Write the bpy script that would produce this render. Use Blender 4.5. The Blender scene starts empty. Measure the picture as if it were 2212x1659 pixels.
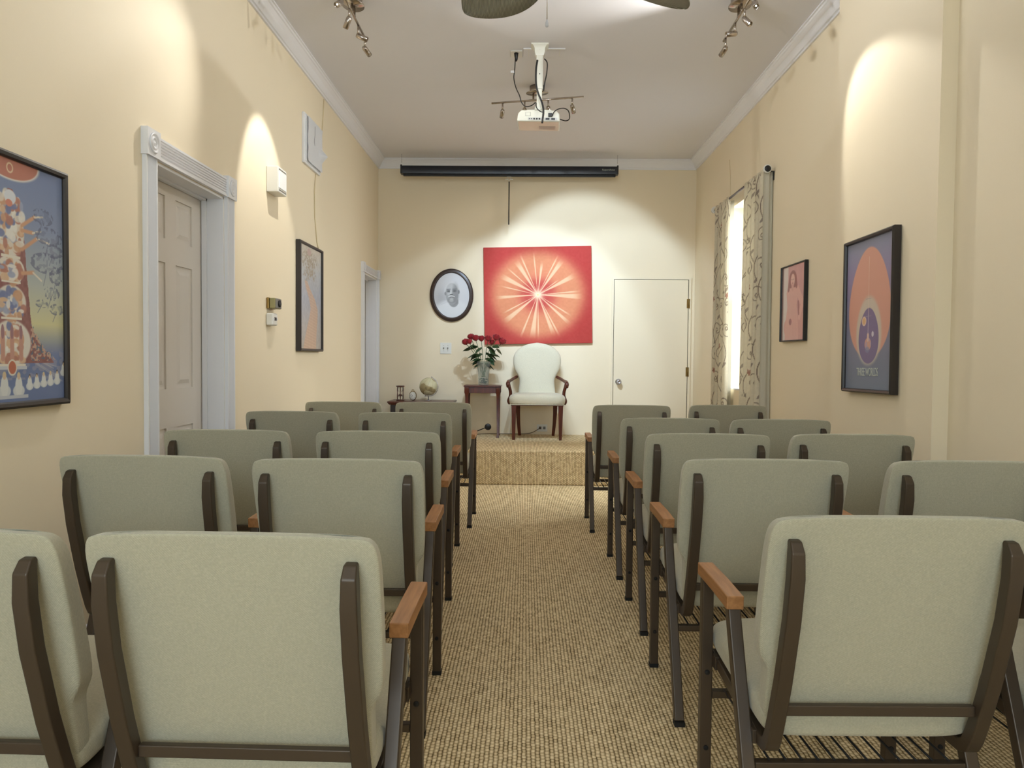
import bpy, bmesh, math, random
import numpy as np
from mathutils import Vector, Matrix
random.seed(7); rng = np.random.RandomState(5)
S = bpy.context.scene; COL = S.collection
R = math.radians; PI = math.pi

# ---------------------------------------------------------------- camera
YAW, PITCH, ROLL, FPX, CAMH = R(.99), R(2.005), R(.52), 1650.0, 1.15
_f = Vector((-math.sin(YAW)*math.cos(PITCH), math.cos(YAW)*math.cos(PITCH), -math.sin(PITCH)))
_r0 = Vector((math.cos(YAW), math.sin(YAW), 0)); _u0 = _r0.cross(_f)
_r = math.cos(ROLL)*_r0 + math.sin(ROLL)*_u0; _u = -math.sin(ROLL)*_r0 + math.cos(ROLL)*_u0
cam = bpy.data.cameras.new('camera'); co = bpy.data.objects.new('camera', cam); COL.objects.link(co)
co.matrix_world = Matrix(((_r.x, _u.x, -_f.x, 0), (_r.y, _u.y, -_f.y, 0), (_r.z, _u.z, -_f.z, CAMH), (0, 0, 0, 1)))
cam.sensor_width = 36; cam.lens = 36*FPX/2212; cam.clip_start = .05; S.camera = co
def at(px, py, Y):
    d = _f + _r*((px-1106)/FPX) + _u*((829.5-py)/FPX)
    return Vector((0, 0, CAMH)) + d*(Y/d.y)

# ---------------------------------------------------------------- world, light, exposure
S.view_settings.view_transform = 'Standard'; S.view_settings.look = 'None'
S.view_settings.exposure = 0.0; S.view_settings.gamma = 1; S.view_settings.use_curve_mapping = False
W = bpy.data.worlds.new('world'); S.world = W; W.use_nodes = True
bg = W.node_tree.nodes['Background']; bg.inputs[0].default_value = (.86, .95, 1, 1); bg.inputs[1].default_value = 3.0
def light(kind, name, loc, target, energy, color, **kw):
    l = bpy.data.lights.new(name, kind); l.energy = energy; l.color = color
    for k, v in kw.items(): setattr(l, k, v)
    o = bpy.data.objects.new(name, l); COL.objects.link(o); o.location = loc
    if target is not None:
        o.rotation_euler = (Vector(target)-Vector(loc)).to_track_quat('-Z', 'Y').to_euler()
    return o
light('AREA', 'rear_window_daylight', (-.55, -2.45, 2.0), (-.55, 3, 1.2), 68, (.64, .84, 1), shape='RECTANGLE', size=2.3, size_y=1.1)
light('AREA', 'side_window_daylight', (2.9, 6.55, 2.35), (.3, 6.1, .5), 190, (.88, .97, 1), shape='RECTANGLE', size=1.1, size_y=1.2)
light('POINT', 'rear_fill_light', (.1, -.9, 2.9), None, 13, (1, .95, .88), shadow_soft_size=.18)  # unseen fill added behind the camera to lift the ambient; no fixture here
light('POINT', 'fan_uplight', (.30, 3.60, 3.06), None, 44, (.84, .91, 1), shadow_soft_size=.03)

# ---------------------------------------------------------------- materials
def lin(c):
    c = np.asarray(c, float)/255.
    return np.where(c <= .04045, c/12.92, ((c+.055)/1.055)**2.4)
def mat(name, rgb, rough=.6, metal=0., bump=None, noise=None, **kw):
    m = bpy.data.materials.new(name); m.use_nodes = True; nt = m.node_tree; n = nt.nodes; b = n['Principled BSDF']
    c = tuple(lin(rgb))+(1,)
    b.inputs['Base Color'].default_value = c; b.inputs['Roughness'].default_value = rough; b.inputs['Metallic'].default_value = metal
    for k, v in kw.items(): b.inputs[k].default_value = v
    tc = n.new('ShaderNodeTexCoord')
    if noise:   # (scale, amount)
        t = n.new('ShaderNodeTexNoise'); t.inputs['Scale'].default_value = noise[0]; t.inputs['Detail'].default_value = 4
        nt.links.new(tc.outputs['Object'], t.inputs['Vector'])
        mx = n.new('ShaderNodeMix'); mx.data_type = 'RGBA'; mx.blend_type = 'MULTIPLY'; mx.inputs[0].default_value = 1
        cr = n.new('ShaderNodeValToRGB'); cr.color_ramp.elements[0].position = .3; cr.color_ramp.elements[1].position = .7
        v = 1-noise[1]; cr.color_ramp.elements[0].color = (v, v, v, 1); cr.color_ramp.elements[1].color = (1, 1, 1, 1)
        nt.links.new(t.outputs['Fac'], cr.inputs[0]); mx.inputs[6].default_value = c; nt.links.new(cr.outputs[0], mx.inputs[7])
        nt.links.new(mx.outputs[2], b.inputs['Base Color'])
    if bump:    # (scale, strength, distance)
        t = n.new('ShaderNodeTexNoise'); t.inputs['Scale'].default_value = bump[0]; t.inputs['Detail'].default_value = 2
        nt.links.new(tc.outputs['Object'], t.inputs['Vector'])
        bp = n.new('ShaderNodeBump'); bp.inputs['Strength'].default_value = bump[1]; bp.inputs['Distance'].default_value = bump[2]
        nt.links.new(t.outputs['Fac'], bp.inputs['Height']); nt.links.new(bp.outputs[0], b.inputs['Normal'])
    return m
def mathn(nt, op, a, b=None, c=None):
    m = nt.nodes.new('ShaderNodeMath'); m.operation = op
    for i, v in enumerate((a, b, c)):
        if v is None: continue
        if isinstance(v, (int, float)): m.inputs[i].default_value = v
        else: nt.links.new(v, m.inputs[i])
    return m.outputs[0]
def fabric(name, rgb):
    m = mat(name, rgb, .95); nt = m.node_tree; n = nt.nodes; b = n['Principled BSDF']
    b.inputs['Sheen Weight'].default_value = .25; b.inputs['Sheen Roughness'].default_value = .5
    tc = n.new('ShaderNodeTexCoord'); sp = n.new('ShaderNodeSeparateXYZ'); nt.links.new(tc.outputs['Object'], sp.inputs[0])
    w = 2*PI/.0028
    sx = mathn(nt, 'SINE', mathn(nt, 'MULTIPLY', sp.outputs[0], w)); sz = mathn(nt, 'SINE', mathn(nt, 'MULTIPLY', mathn(nt, 'ADD', sp.outputs[1], sp.outputs[2]), w))
    h = mathn(nt, 'MULTIPLY', sx, sz)
    t = n.new('ShaderNodeTexNoise'); t.inputs['Scale'].default_value = 220; t.inputs['Detail'].default_value = 3; nt.links.new(tc.outputs['Object'], t.inputs[0])
    hh = mathn(nt, 'ADD', mathn(nt, 'MULTIPLY', h, .4), t.outputs['Fac'])
    bp = n.new('ShaderNodeBump'); bp.inputs['Strength'].default_value = .35; bp.inputs['Distance'].default_value = .0012
    nt.links.new(hh, bp.inputs['Height']); nt.links.new(bp.outputs[0], b.inputs['Normal'])
    cr = n.new('ShaderNodeValToRGB'); cr.color_ramp.elements[0].position = .25; cr.color_ramp.elements[1].position = 1.0
    c = lin(rgb); cr.color_ramp.elements[0].color = tuple(c*.80)+(1,); cr.color_ramp.elements[1].color = tuple(np.minimum(c*1.12, 1))+(1,)
    nt.links.new(hh, cr.inputs[0]); nt.links.new(cr.outputs[0], b.inputs['Base Color'])
    return m
def carpet(name):
    m = mat(name, (150, 130, 95), 1.0); nt = m.node_tree; n = nt.nodes; b = n['Principled BSDF']
    b.inputs['Specular IOR Level'].default_value = .1
    tc = n.new('ShaderNodeTexCoord'); sp = n.new('ShaderNodeSeparateXYZ'); nt.links.new(tc.outputs['Object'], sp.inputs[0])
    nz = n.new('ShaderNodeTexNoise'); nz.inputs['Scale'].default_value = 30; nt.links.new(tc.outputs['Object'], nz.inputs[0])
    wob = mathn(nt, 'MULTIPLY', mathn(nt, 'SUBTRACT', nz.outputs['Fac'], .5), .5)
    px, py = .0135, .0175
    geo = n.new('ShaderNodeNewGeometry')
    v = mathn(nt, 'ADD', sp.outputs[1], sp.outputs[2])
    u1 = mathn(nt, 'ADD', mathn(nt, 'MULTIPLY', sp.outputs[0], 1/px), wob); v1 = mathn(nt, 'ADD', mathn(nt, 'MULTIPLY', v, 1/py), wob)
    col = mathn(nt, 'FLOOR', u1); fu = mathn(nt, 'SUBTRACT', u1, col)
    voff = mathn(nt, 'ADD', v1, mathn(nt, 'MULTIPLY', col, .5)); row = mathn(nt, 'FLOOR', voff); fv = mathn(nt, 'SUBTRACT', voff, row)
    a = mathn(nt, 'SINE', mathn(nt, 'MULTIPLY', fu, PI)); c = mathn(nt, 'SINE', mathn(nt, 'MULTIPLY', fv, PI))
    knot = mathn(nt, 'MULTIPLY', mathn(nt, 'POWER', a, .8), mathn(nt, 'ADD', mathn(nt, 'MULTIPLY', c, .62), .38))
    cv = n.new('ShaderNodeCombineXYZ'); nt.links.new(col, cv.inputs[0]); nt.links.new(row, cv.inputs[1])
    wn = n.new('ShaderNodeTexWhiteNoise'); nt.links.new(cv.outputs[0], wn.inputs[0])
    f2 = n.new('ShaderNodeTexNoise'); f2.inputs['Scale'].default_value = 260; f2.inputs['Detail'].default_value = 3; nt.links.new(tc.outputs['Object'], f2.inputs[0])
    h = mathn(nt, 'ADD', knot, mathn(nt, 'MULTIPLY', f2.outputs['Fac'], .35))
    val = mathn(nt, 'ADD', mathn(nt, 'MULTIPLY', h, .75), mathn(nt, 'MULTIPLY', mathn(nt, 'SUBTRACT', wn.outputs['Value'], .5), .28))
    cr = n.new('ShaderNodeValToRGB'); E = cr.color_ramp.elements
    E[0].position = .08; E[0].color = tuple(lin((88, 68, 40)))+(1,); E[1].position = .95; E[1].color = tuple(lin((250, 230, 190)))+(1,)
    e = E.new(.45); e.color = tuple(lin((208, 182, 138)))+(1,)
    nt.links.new(val, cr.inputs[0]); nt.links.new(cr.outputs[0], b.inputs['Base Color'])
    bp = n.new('ShaderNodeBump'); bp.inputs['Strength'].default_value = .8; bp.inputs['Distance'].default_value = .004
    nt.links.new(h, bp.inputs['Height']); nt.links.new(bp.outputs[0], b.inputs['Normal'])
    return m
def woodm(name, c1, c2, axis=1, scale=9, rough=.4):
    m = mat(name, c1, rough); nt = m.node_tree; n = nt.nodes; b = n['Principled BSDF']
    tc = n.new('ShaderNodeTexCoord'); mp = n.new('ShaderNodeMapping'); nt.links.new(tc.outputs['Object'], mp.inputs[0])
    sc = [scale*9]*3; sc[axis] = scale*.7; mp.inputs['Scale'].default_value = sc
    t = n.new('ShaderNodeTexNoise'); t.inputs['Scale'].default_value = 1.2; t.inputs['Detail'].default_value = 5; nt.links.new(mp.outputs[0], t.inputs[0])
    cr = n.new('ShaderNodeValToRGB'); cr.color_ramp.elements[0].position = .3; cr.color_ramp.elements[1].position = .7
    cr.color_ramp.elements[0].color = tuple(lin(c1))+(1,); cr.color_ramp.elements[1].color = tuple(lin(c2))+(1,)
    nt.links.new(t.outputs['Fac'], cr.inputs[0]); nt.links.new(cr.outputs[0], b.inputs['Base Color'])
    return m
def vcol(name, rough=.5, **kw):
    m = mat(name, (200, 200, 200), rough, **kw); nt = m.node_tree
    a = nt.nodes.new('ShaderNodeAttribute'); a.attribute_name = 'paint'
    nt.links.new(a.outputs['Color'], nt.nodes['Principled BSDF'].inputs['Base Color'])
    return m
def emis(name, rgb, s):
    m = mat(name, rgb); b = m.node_tree.nodes['Principled BSDF']
    b.inputs['Emission Color'].default_value = tuple(lin(rgb))+(1,); b.inputs['Emission Strength'].default_value = s
    return m
M = dict(
    wall=mat('cream_wall_paint', (238, 223, 194), .75, bump=(140, .10, .002)),
    ceil=mat('ceiling_paint', (228, 226, 229), .85, bump=(160, .15, .002)),
    trim=mat('white_trim_paint', (234, 233, 235), .42),
    doorw=mat('white_door_paint', (222, 214, 204), .5),
    doorc=mat('cream_door_paint', (236, 222, 194), .55),
    carpet=carpet('woven_sisal_carpet'), fab=fabric('oatmeal_chair_fabric', (184, 178, 154)),
    fab2=fabric('cream_armchair_fabric', (216, 208, 184)),
    metal=mat('bronze_brown_steel', (74, 62, 50), .38, .35),
    armw=woodm('oak_arm_wood', (148, 100, 58), (176, 124, 76), 1, 10, .45),
    rubber=mat('black_rubber', (22, 20, 18), .8),
    black=mat('black_paint', (24, 23, 24), .45), screen=mat('black_housing', (22, 26, 36), .28),
    frame=mat('dark_frame_lacquer', (42, 36, 34), .35),
    oval=woodm('dark_oval_wood', (44, 28, 22), (62, 42, 34), 0, 8, .3),
    mahog=woodm('mahogany_wood', (66, 27, 17), (96, 42, 26), 2, 6, .28),
    nickel=mat('brushed_nickel', (176, 166, 156), .22, 1.0),
    silver=mat('satin_silver', (190, 190, 200), .25, 1.0),
    white=mat('white_plastic', (226, 224, 216), .4), projw=mat('projector_plastic', (226, 225, 212), .25),
    grey=mat('grey_plastic', (120, 118, 112), .5), cable=mat('black_cable', (18, 17, 18), .5),
    brass=mat('brass', (150, 126, 80), .3, 1.0), lining=mat('curtain_lining', (200, 194, 176), .9),
    curtain=vcol('printed_curtain_cloth', .9), art=vcol('printed_poster', .45), art2=vcol('matte_print', .7), canvas=vcol('painted_canvas', .85),
    bulb=emis('halogen_bulb', (255, 246, 226), 60), fan=mat('woven_palm_blade', (124, 122, 104), .8),
    red=mat('red_petals', (150, 16, 30), .6, **{'Sheen Weight': .2}), stem=mat('green_stem', (60, 92, 40), .6), leaf=mat('dark_green_leaf', (38, 66, 34), .5),
    stone=mat('green_glass_gems', (30, 84, 50), .2), marble=mat('pale_clock_dial', (232, 230, 220), .5),
    paper=mat('white_paper', (222, 222, 222), .8), cord=mat('brown_cord', (84, 66, 44), .6), letter=mat('pale_lettering', (196, 200, 190), .6),
    gap=mat('dark_gap', (60, 50, 38), .9), portr=vcol('glazed_photo', .3),
)
def vine_blade(m):
    nt = m.node_tree; n = nt.nodes; b = n['Principled BSDF']; tc = n.new('ShaderNodeTexCoord')
    w = n.new('ShaderNodeTexWave'); w.inputs['Scale'].default_value = 60; w.inputs['Distortion'].default_value = .4; w.bands_direction = 'DIAGONAL'
    nt.links.new(tc.outputs['Object'], w.inputs[0]); bp = n.new('ShaderNodeBump'); bp.inputs['Distance'].default_value = .003
    nt.links.new(w.outputs['Fac'], bp.inputs['Height']); nt.links.new(bp.outputs[0], b.inputs['Normal'])
    cr = n.new('ShaderNodeValToRGB'); cr.color_ramp.elements[0].color = tuple(lin((128, 128, 116)))+(1,); cr.color_ramp.elements[1].color = tuple(lin((182, 180, 166)))+(1,)
    nt.links.new(w.outputs['Fac'], cr.inputs[0]); nt.links.new(cr.outputs[0], b.inputs['Base Color'])
vine_blade(M['fan'])
def glassm(name, rgb, rough=.02, ior=1.45):
    m = mat(name, rgb, rough); b = m.node_tree.nodes['Principled BSDF']; b.inputs['Transmission Weight'].default_value = 1; b.inputs['IOR'].default_value = ior
    return m
def panem():
    m = mat('window_glass', (240, 250, 248), .02); nt = m.node_tree; n = nt.nodes; tr = n.new('ShaderNodeBsdfTransparent'); ms = n.new('ShaderNodeMixShader'); ms.inputs[0].default_value = .08
    nt.links.new(tr.outputs[0], ms.inputs[1]); nt.links.new(n['Principled BSDF'].outputs[0], ms.inputs[2]); nt.links.new(ms.outputs[0], n['Material Output'].inputs[0]); return m
M['pane'] = panem()
M['glass'] = glassm('clear_glass', (245, 250, 248)); M['crystal'] = glassm('cut_crystal', (236, 242, 240), .08, 1.3)
nt = M['crystal'].node_tree; n = nt.nodes; ms = n.new('ShaderNodeMixShader'); ms.inputs[0].default_value = .09; df = n.new('ShaderNodeBsdfDiffuse'); df.inputs[0].default_value = (.85, .87, .86, 1)
nt.links.new(n['Principled BSDF'].outputs[0], ms.inputs[1]); nt.links.new(df.outputs[0], ms.inputs[2]); nt.links.new(ms.outputs[0], n['Material Output'].inputs[0])
# thin curtain cloth lets some daylight through
for k in ('curtain', 'lining'):
    nt = M[k].node_tree; n = nt.nodes; b = n['Principled BSDF']; out = n['Material Output']
    tr = n.new('ShaderNodeBsdfTranslucent'); ms = n.new('ShaderNodeMixShader'); ms.inputs[0].default_value = .16
    tr.inputs[0].default_value = (.8, .74, .6, 1)
    nt.links.new(b.outputs[0], ms.inputs[1]); nt.links.new(tr.outputs[0], ms.inputs[2]); nt.links.new(ms.outputs[0], out.inputs[0])

# ---------------------------------------------------------------- mesh helpers
class MB:
    def __init__(s): s.v = []; s.f = []; s.sm = []
    def add(s, vs, fs, smooth=False):
        o = len(s.v); s.v += [tuple(p) for p in vs]; s.f += [tuple(i+o for i in f) for f in fs]; s.sm += [smooth]*len(fs); return s
    def box(s, x0, x1, y0, y1, z0, z1, m=None):
        vs = [Vector((x, y, z)) for x in (x0, x1) for y in (y0, y1) for z in (z0, z1)]
        if m is not None: vs = [m @ v for v in vs]
        return s.add(vs, [(0, 1, 3, 2), (4, 6, 7, 5), (0, 4, 5, 1), (2, 3, 7, 6), (0, 2, 6, 4), (1, 5, 7, 3)])
    def rings(s, rings, closed=False, cap=True, smooth=True):
        n = len(rings[0]); vs = [p for r in rings for p in r]; fs = []
        K = len(rings)
        for i in range(K if closed else K-1):
            a, b = i*n, ((i+1) % K)*n
            for j in range(n): fs.append((a+j, a+(j+1) % n, b+(j+1) % n, b+j))
        o = len(s.v); s.add(vs, fs, smooth)
        if cap and not closed:
            s.f.append(tuple(o+j for j in range(n-1, -1, -1))); s.f.append(tuple(o+(K-1)*n+j for j in range(n))); s.sm += [False, False]
        return s
    def tube(s, pts, r, n=10, closed=False):
        pts = [Vector(p) for p in pts]; K = len(pts); rr = r if hasattr(r, '__len__') else [r]*K
        T = [((pts[(i+1) % K] if closed or i < K-1 else pts[i])-(pts[i-1] if closed or i > 0 else pts[i])).normalized() for i in range(K)]
        a = Vector((0, 0, 1)) if abs(T[0].z) < .9 else Vector((1, 0, 0)); N = (a-T[0]*a.dot(T[0])).normalized(); out = []
        for i in range(K):
            N = (N-T[i]*N.dot(T[i])).normalized(); B = T[i].cross(N)
            out.append([pts[i]+(N*math.cos(2*PI*j/n)+B*math.sin(2*PI*j/n))*rr[i] for j in range(n)])
        return s.rings(out, closed)
    def bar(s, pts, w, d, sc=None):   # rectangular tube swept in a y-z plane at constant x; w along x, d in plane
        pts = [Vector(p) for p in pts]; K = len(pts); out = []
        for i in range(K):
            t0 = (pts[i]-pts[i-1]).normalized() if i else None; t1 = (pts[i+1]-pts[i]).normalized() if i < K-1 else None
            t = ((t0 or t1)+(t1 or t0)).normalized(); nrm = Vector((0, -t.z, t.y)); k = 1/max(.5, t.dot(t0 or t1))
            a, b = (sc[i] if sc else (1, 1))
            out.append([pts[i]+Vector((sx*w/2*a, 0, 0))+nrm*(sn*d/2*b*k) for sx, sn in ((-1, -1), (1, -1), (1, 1), (-1, 1))])
        return s.rings(out, smooth=False)
    def lathe(s, prof, c=(0, 0, 0), axis='z', n=24, sx=1., sy=1., m=None):
        out = []
        for r, h in prof:
            ring = []
            for j in range(n):
                a = 2*PI*j/n; x, y = r*math.cos(a)*sx, r*math.sin(a)*sy
                p = {'z': Vector((x, y, h)), 'y': Vector((x, h, y)), 'x': Vector((h, x, y))}[axis]
                ring.append((m @ p if m is not None else p)+Vector(c))
            out.append(ring)
        return s.rings(out)
    def loft(s, prof, along):   # prof: closed list of (a,b); along: list of functions (a,b)->Vector
        return s.rings([[f(a, b) for a, b in prof] for f in along], smooth=False)
    def build(s, name, m, parent=None, bevel=0., seg=2, loc=None, sub=0, smooth=None):
        me = bpy.data.meshes.new(name); me.from_pydata(s.v, [], s.f)
        me.polygons.foreach_set('use_smooth', s.sm if smooth is None else [smooth]*len(s.f)); me.update()
        bm = bmesh.new(); bm.from_mesh(me); bmesh.ops.recalc_face_normals(bm, faces=bm.faces); bm.to_mesh(me); bm.free()
        me.materials.append(M[m] if isinstance(m, str) else m)
        o = bpy.data.objects.new(name, me); COL.objects.link(o)
        if parent is not None: o.parent = parent
        if loc is not None: o.location = loc
        if bevel:
            b = o.modifiers.new('bevel', 'BEVEL'); b.width = bevel; b.segments = seg; b.limit_method = 'ANGLE'; b.angle_limit = R(35)
            me.polygons.foreach_set('use_smooth', [True]*len(me.polygons)); b.harden_normals = True
        if sub:
            q = o.modifiers.new('subd', 'SUBSURF'); q.levels = sub; q.render_levels = sub
        return o
def tag(o, label=None, cat=None, group=None, kind=None):
    for k, v in (('label', label), ('category', cat), ('group', group), ('kind', kind)):
        if v: o[k] = v
    return o
def empty(name, loc, label, cat, rz=0, group=None):
    o = bpy.data.objects.new(name, None); COL.objects.link(o); o.location = loc; o.rotation_euler = (0, 0, rz); o.empty_display_size = .1
    return tag(o, label, cat, group)
def struct(o): o['kind'] = 'structure'; return o
def copy_tree(o, parent=None):
    c = o.copy(); COL.objects.link(c); c.parent = parent
    for ch in list(o.children): copy_tree(ch, c)
    return c
def canvas(name, m, parent, O, U, V, nu, nv, fn):
    """coloured grid: O origin corner (bottom-left), U and V full edge vectors, fn(u,v)->sRGB 0..255"""
    u, v = np.meshgrid(np.linspace(0, 1, nu), np.linspace(0, 1, nv)); u = u.ravel(); v = v.ravel()
    P = np.array(O)[None]+u[:, None]*np.array(U)[None]+v[:, None]*np.array(V)[None]
    return paint_mesh(name, m, parent, P, u, v, nu, nv, fn)
def paint_mesh(name, m, parent, P, u, v, nu, nv, fn, smooth=False):
    i, j = np.meshgrid(np.arange(nu-1), np.arange(nv-1)); a = (j*nu+i).ravel()
    F = np.stack([a, a+1, a+nu+1, a+nu], 1)
    me = bpy.data.meshes.new(name); me.vertices.add(len(P)); me.vertices.foreach_set('co', P.astype('f').ravel())
    me.loops.add(F.size); me.loops.foreach_set('vertex_index', F.ravel().astype('i')); me.polygons.add(len(F))
    me.polygons.foreach_set('loop_start', np.arange(0, F.size, 4, dtype='i')); me.polygons.foreach_set('use_smooth', [smooth]*len(F))
    me.update(calc_edges=True)
    c = lin(np.clip(fn(u, v), 0, 255)); at_ = me.attributes.new('paint', 'FLOAT_COLOR', 'POINT')
    at_.data.foreach_set('color', np.concatenate([c, np.ones((len(c), 1))], 1).astype('f').ravel())
    me.materials.append(M[m]); o = bpy.data.objects.new(name, me); COL.objects.link(o)
    if parent is not None: o.parent = parent
    return o
# painting primitives on arrays
def sst(a, b, x): t = np.clip((x-a)/(b-a), 0, 1); return t*t*(3-2*t)
def over(img, mask, c): return img*(1-mask[:, None])+np.array(c, float)[None]*mask[:, None]
def ell(u, v, cx, cy, rx, ry, soft=.04): return 1-sst(1-soft, 1+soft, np.hypot((u-cx)/rx, (v-cy)/ry))
def seg(u, v, x0, y0, x1, y1, w, asp=1., soft=.3):
    dx, dy = x1-x0, (y1-y0)*asp; t = np.clip(((u-x0)*dx+(v-y0)*asp*dy)/(dx*dx+dy*dy+1e-12), 0, 1)
    d = np.hypot(u-x0-t*dx, (v-y0)*asp-t*dy); return 1-sst(w*(1-soft), w*(1+soft), d)
def rect(u, v, x0, x1, y0, y1): return ((u > x0) & (u < x1) & (v > y0) & (v < y1)).astype(float)
def vnoise(u, v, s, seed=0):
    r = np.random.RandomState(seed).rand(64, 64); x = u*s; y = v*s; i = np.floor(x).astype(int); j = np.floor(y).astype(int)
    fx = x-i; fy = y-j; fx = fx*fx*(3-2*fx); fy = fy*fy*(3-2*fy); g = lambda a, b: r[a % 64, b % 64]
    return (g(i, j)*(1-fx)+g(i+1, j)*fx)*(1-fy)+(g(i, j+1)*(1-fx)+g(i+1, j+1)*fx)*fy
def textmesh(name, body, size, m, parent, mw, extrude=.0006):
    c = bpy.data.curves.new(name, 'FONT'); c.body = body; c.size = size; c.extrude = extrude; c.align_x = 'CENTER'; c.align_y = 'CENTER'
    t = bpy.data.objects.new(name+'_tmp', c); COL.objects.link(t); bpy.context.view_layer.update()
    me = bpy.data.meshes.new_from_object(t); bpy.data.objects.remove(t); me.materials.append(M[m])
    o = bpy.data.objects.new(name, me); COL.objects.link(o); o.parent = parent; o.matrix_local = mw; return o

# ---------------------------------------------------------------- room shell
XL, XR, D, ZC, SY, SZ, YR = -1.62, 1.83, 8.36, 3.285, 6.85, .308, -2.7
XP, YP0, YP1 = 1.76, 3.33, 4.43          # furred-out pilaster on the right wall
T = .22
struct(MB().box(XL-T, XR+T, YR-T, D+T, -.12, 0).build('floor', 'carpet'))
struct(MB().box(XL-T, XR+T, YR-T, D+T, ZC, ZC+.12).build('ceiling', 'ceil'))
D1 = (3.315, 4.085, 0, 1.99); D2 = (7.58, 8.27, SZ, 1.98)
w = MB()
w.box(XL-T, XL, YR, D1[0], 0, ZC).box(XL-T, XL, D1[0], D1[1], D1[3], ZC).box(XL-T, XL, D1[1], D2[0], 0, ZC).box(XL-T, XL, D2[0], D2[1], D2[3], ZC).box(XL-T, XL, D2[0], D2[1], 0, SZ).box(XL-T, XL, D2[1], D, 0, ZC)
w.box(XL-T, XL-.16, D1[0], D1[1], 0, D1[3]).box(XL-T, XL-.16, D2[0], D2[1], D2[2], D2[3])
struct(w.build('wall_left', 'wall'))
WY0, WY1, WZ0, WZ1 = 5.98, 6.93, .885, 2.50
w = MB().box(XR, XR+T, YR, WY0, 0, ZC).box(XR, XR+T, WY1, D, 0, ZC).box(XR, XR+T, WY0, WY1, 0, WZ0).box(XR, XR+T, WY0, WY1, WZ1, ZC).box(XP, XR, YP0, YP1, 0, ZC)
struct(w.build('wall_right', 'wall'))
struct(MB().box(XL-T, XR+T, D, D+T, 0, ZC).build('wall_back', 'wall'))
w = MB().box(XL-T, -1.5, YR-T, YR, 0, ZC).box(.8, XR+T, YR-T, YR, 0, ZC).box(-1.5, .8, YR-T, YR, 0, 1.0).box(-1.5, .8, YR-T, YR, 2.5, ZC)
struct(w.build('wall_rear', 'wall'))
w2 = MB(); 
for x in (-1.5, -.75, 0, .76): w2.box(x, x+.04, YR-.15, YR-.1, 1.0, 2.5)
for z in (1.0, 1.74, 2.46): w2.box(-1.5, .8, YR-.15, YR-.1, z, z+.04)
wr = struct(w2.build('window_2', 'trim'))
MB().box(-1.5, .8, YR-.13, YR-.125, 1.0, 2.5).build('window_pane', 'pane', wr)
# crown moulding
CP = [(0, -.098), (.013, -.098), (.015, -.086), (.024, -.082), (.03, -.072), (.046, -.044), (.064, -.024), (.072, -.02), (.076, -.011), (.086, -.009), (.086, 0), (0, 0)]
struct(MB().loft(CP, [lambda a, b: Vector((XL+a, YR, ZC+b)), lambda a, b: Vector((XL+a, D-a, ZC+b))]).build('trim_1', 'trim'))
struct(MB().loft(CP, [lambda a, b: Vector((XL+a, D-a, ZC+b)), lambda a, b: Vector((XR-a, D-a, ZC+b))]).build('trim_2', 'trim'))
struct(MB().loft(CP, [lambda a, b: Vector((XR-a, D-a, ZC+b)), lambda a, b: Vector((XR-a, YP1, ZC+b))]).build('trim_3', 'trim'))
BP = [(0, 0), (.018, 0), (.018, .09), (.015, .102), (.019, .108), (.012, .122), (.007, .13), (.006, .142), (0, .145)]
w = MB().loft(BP, [lambda a, b: Vector((XL+a, YR, b)), lambda a, b: Vector((XL+a, 3.205, b))]).loft(BP, [lambda a, b: Vector((XL+a, 4.19, b)), lambda a, b: Vector((XL+a, SY, b))])
struct(w.build('baseboard_left', 'trim'))
w = MB().loft(BP, [lambda a, b: Vector((XR-a, YR, b)), lambda a, b: Vector((XR-a, YP0, b))]).loft(BP, [lambda a, b: Vector((XP-a, YP0, b)), lambda a, b: Vector((XP-a, YP1, b))]).loft(BP, [lambda a, b: Vector((XR-a, YP1, b)), lambda a, b: Vector((XR-a, SY, b))])
struct(w.build('baseboard_right', 'trim'))

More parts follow.
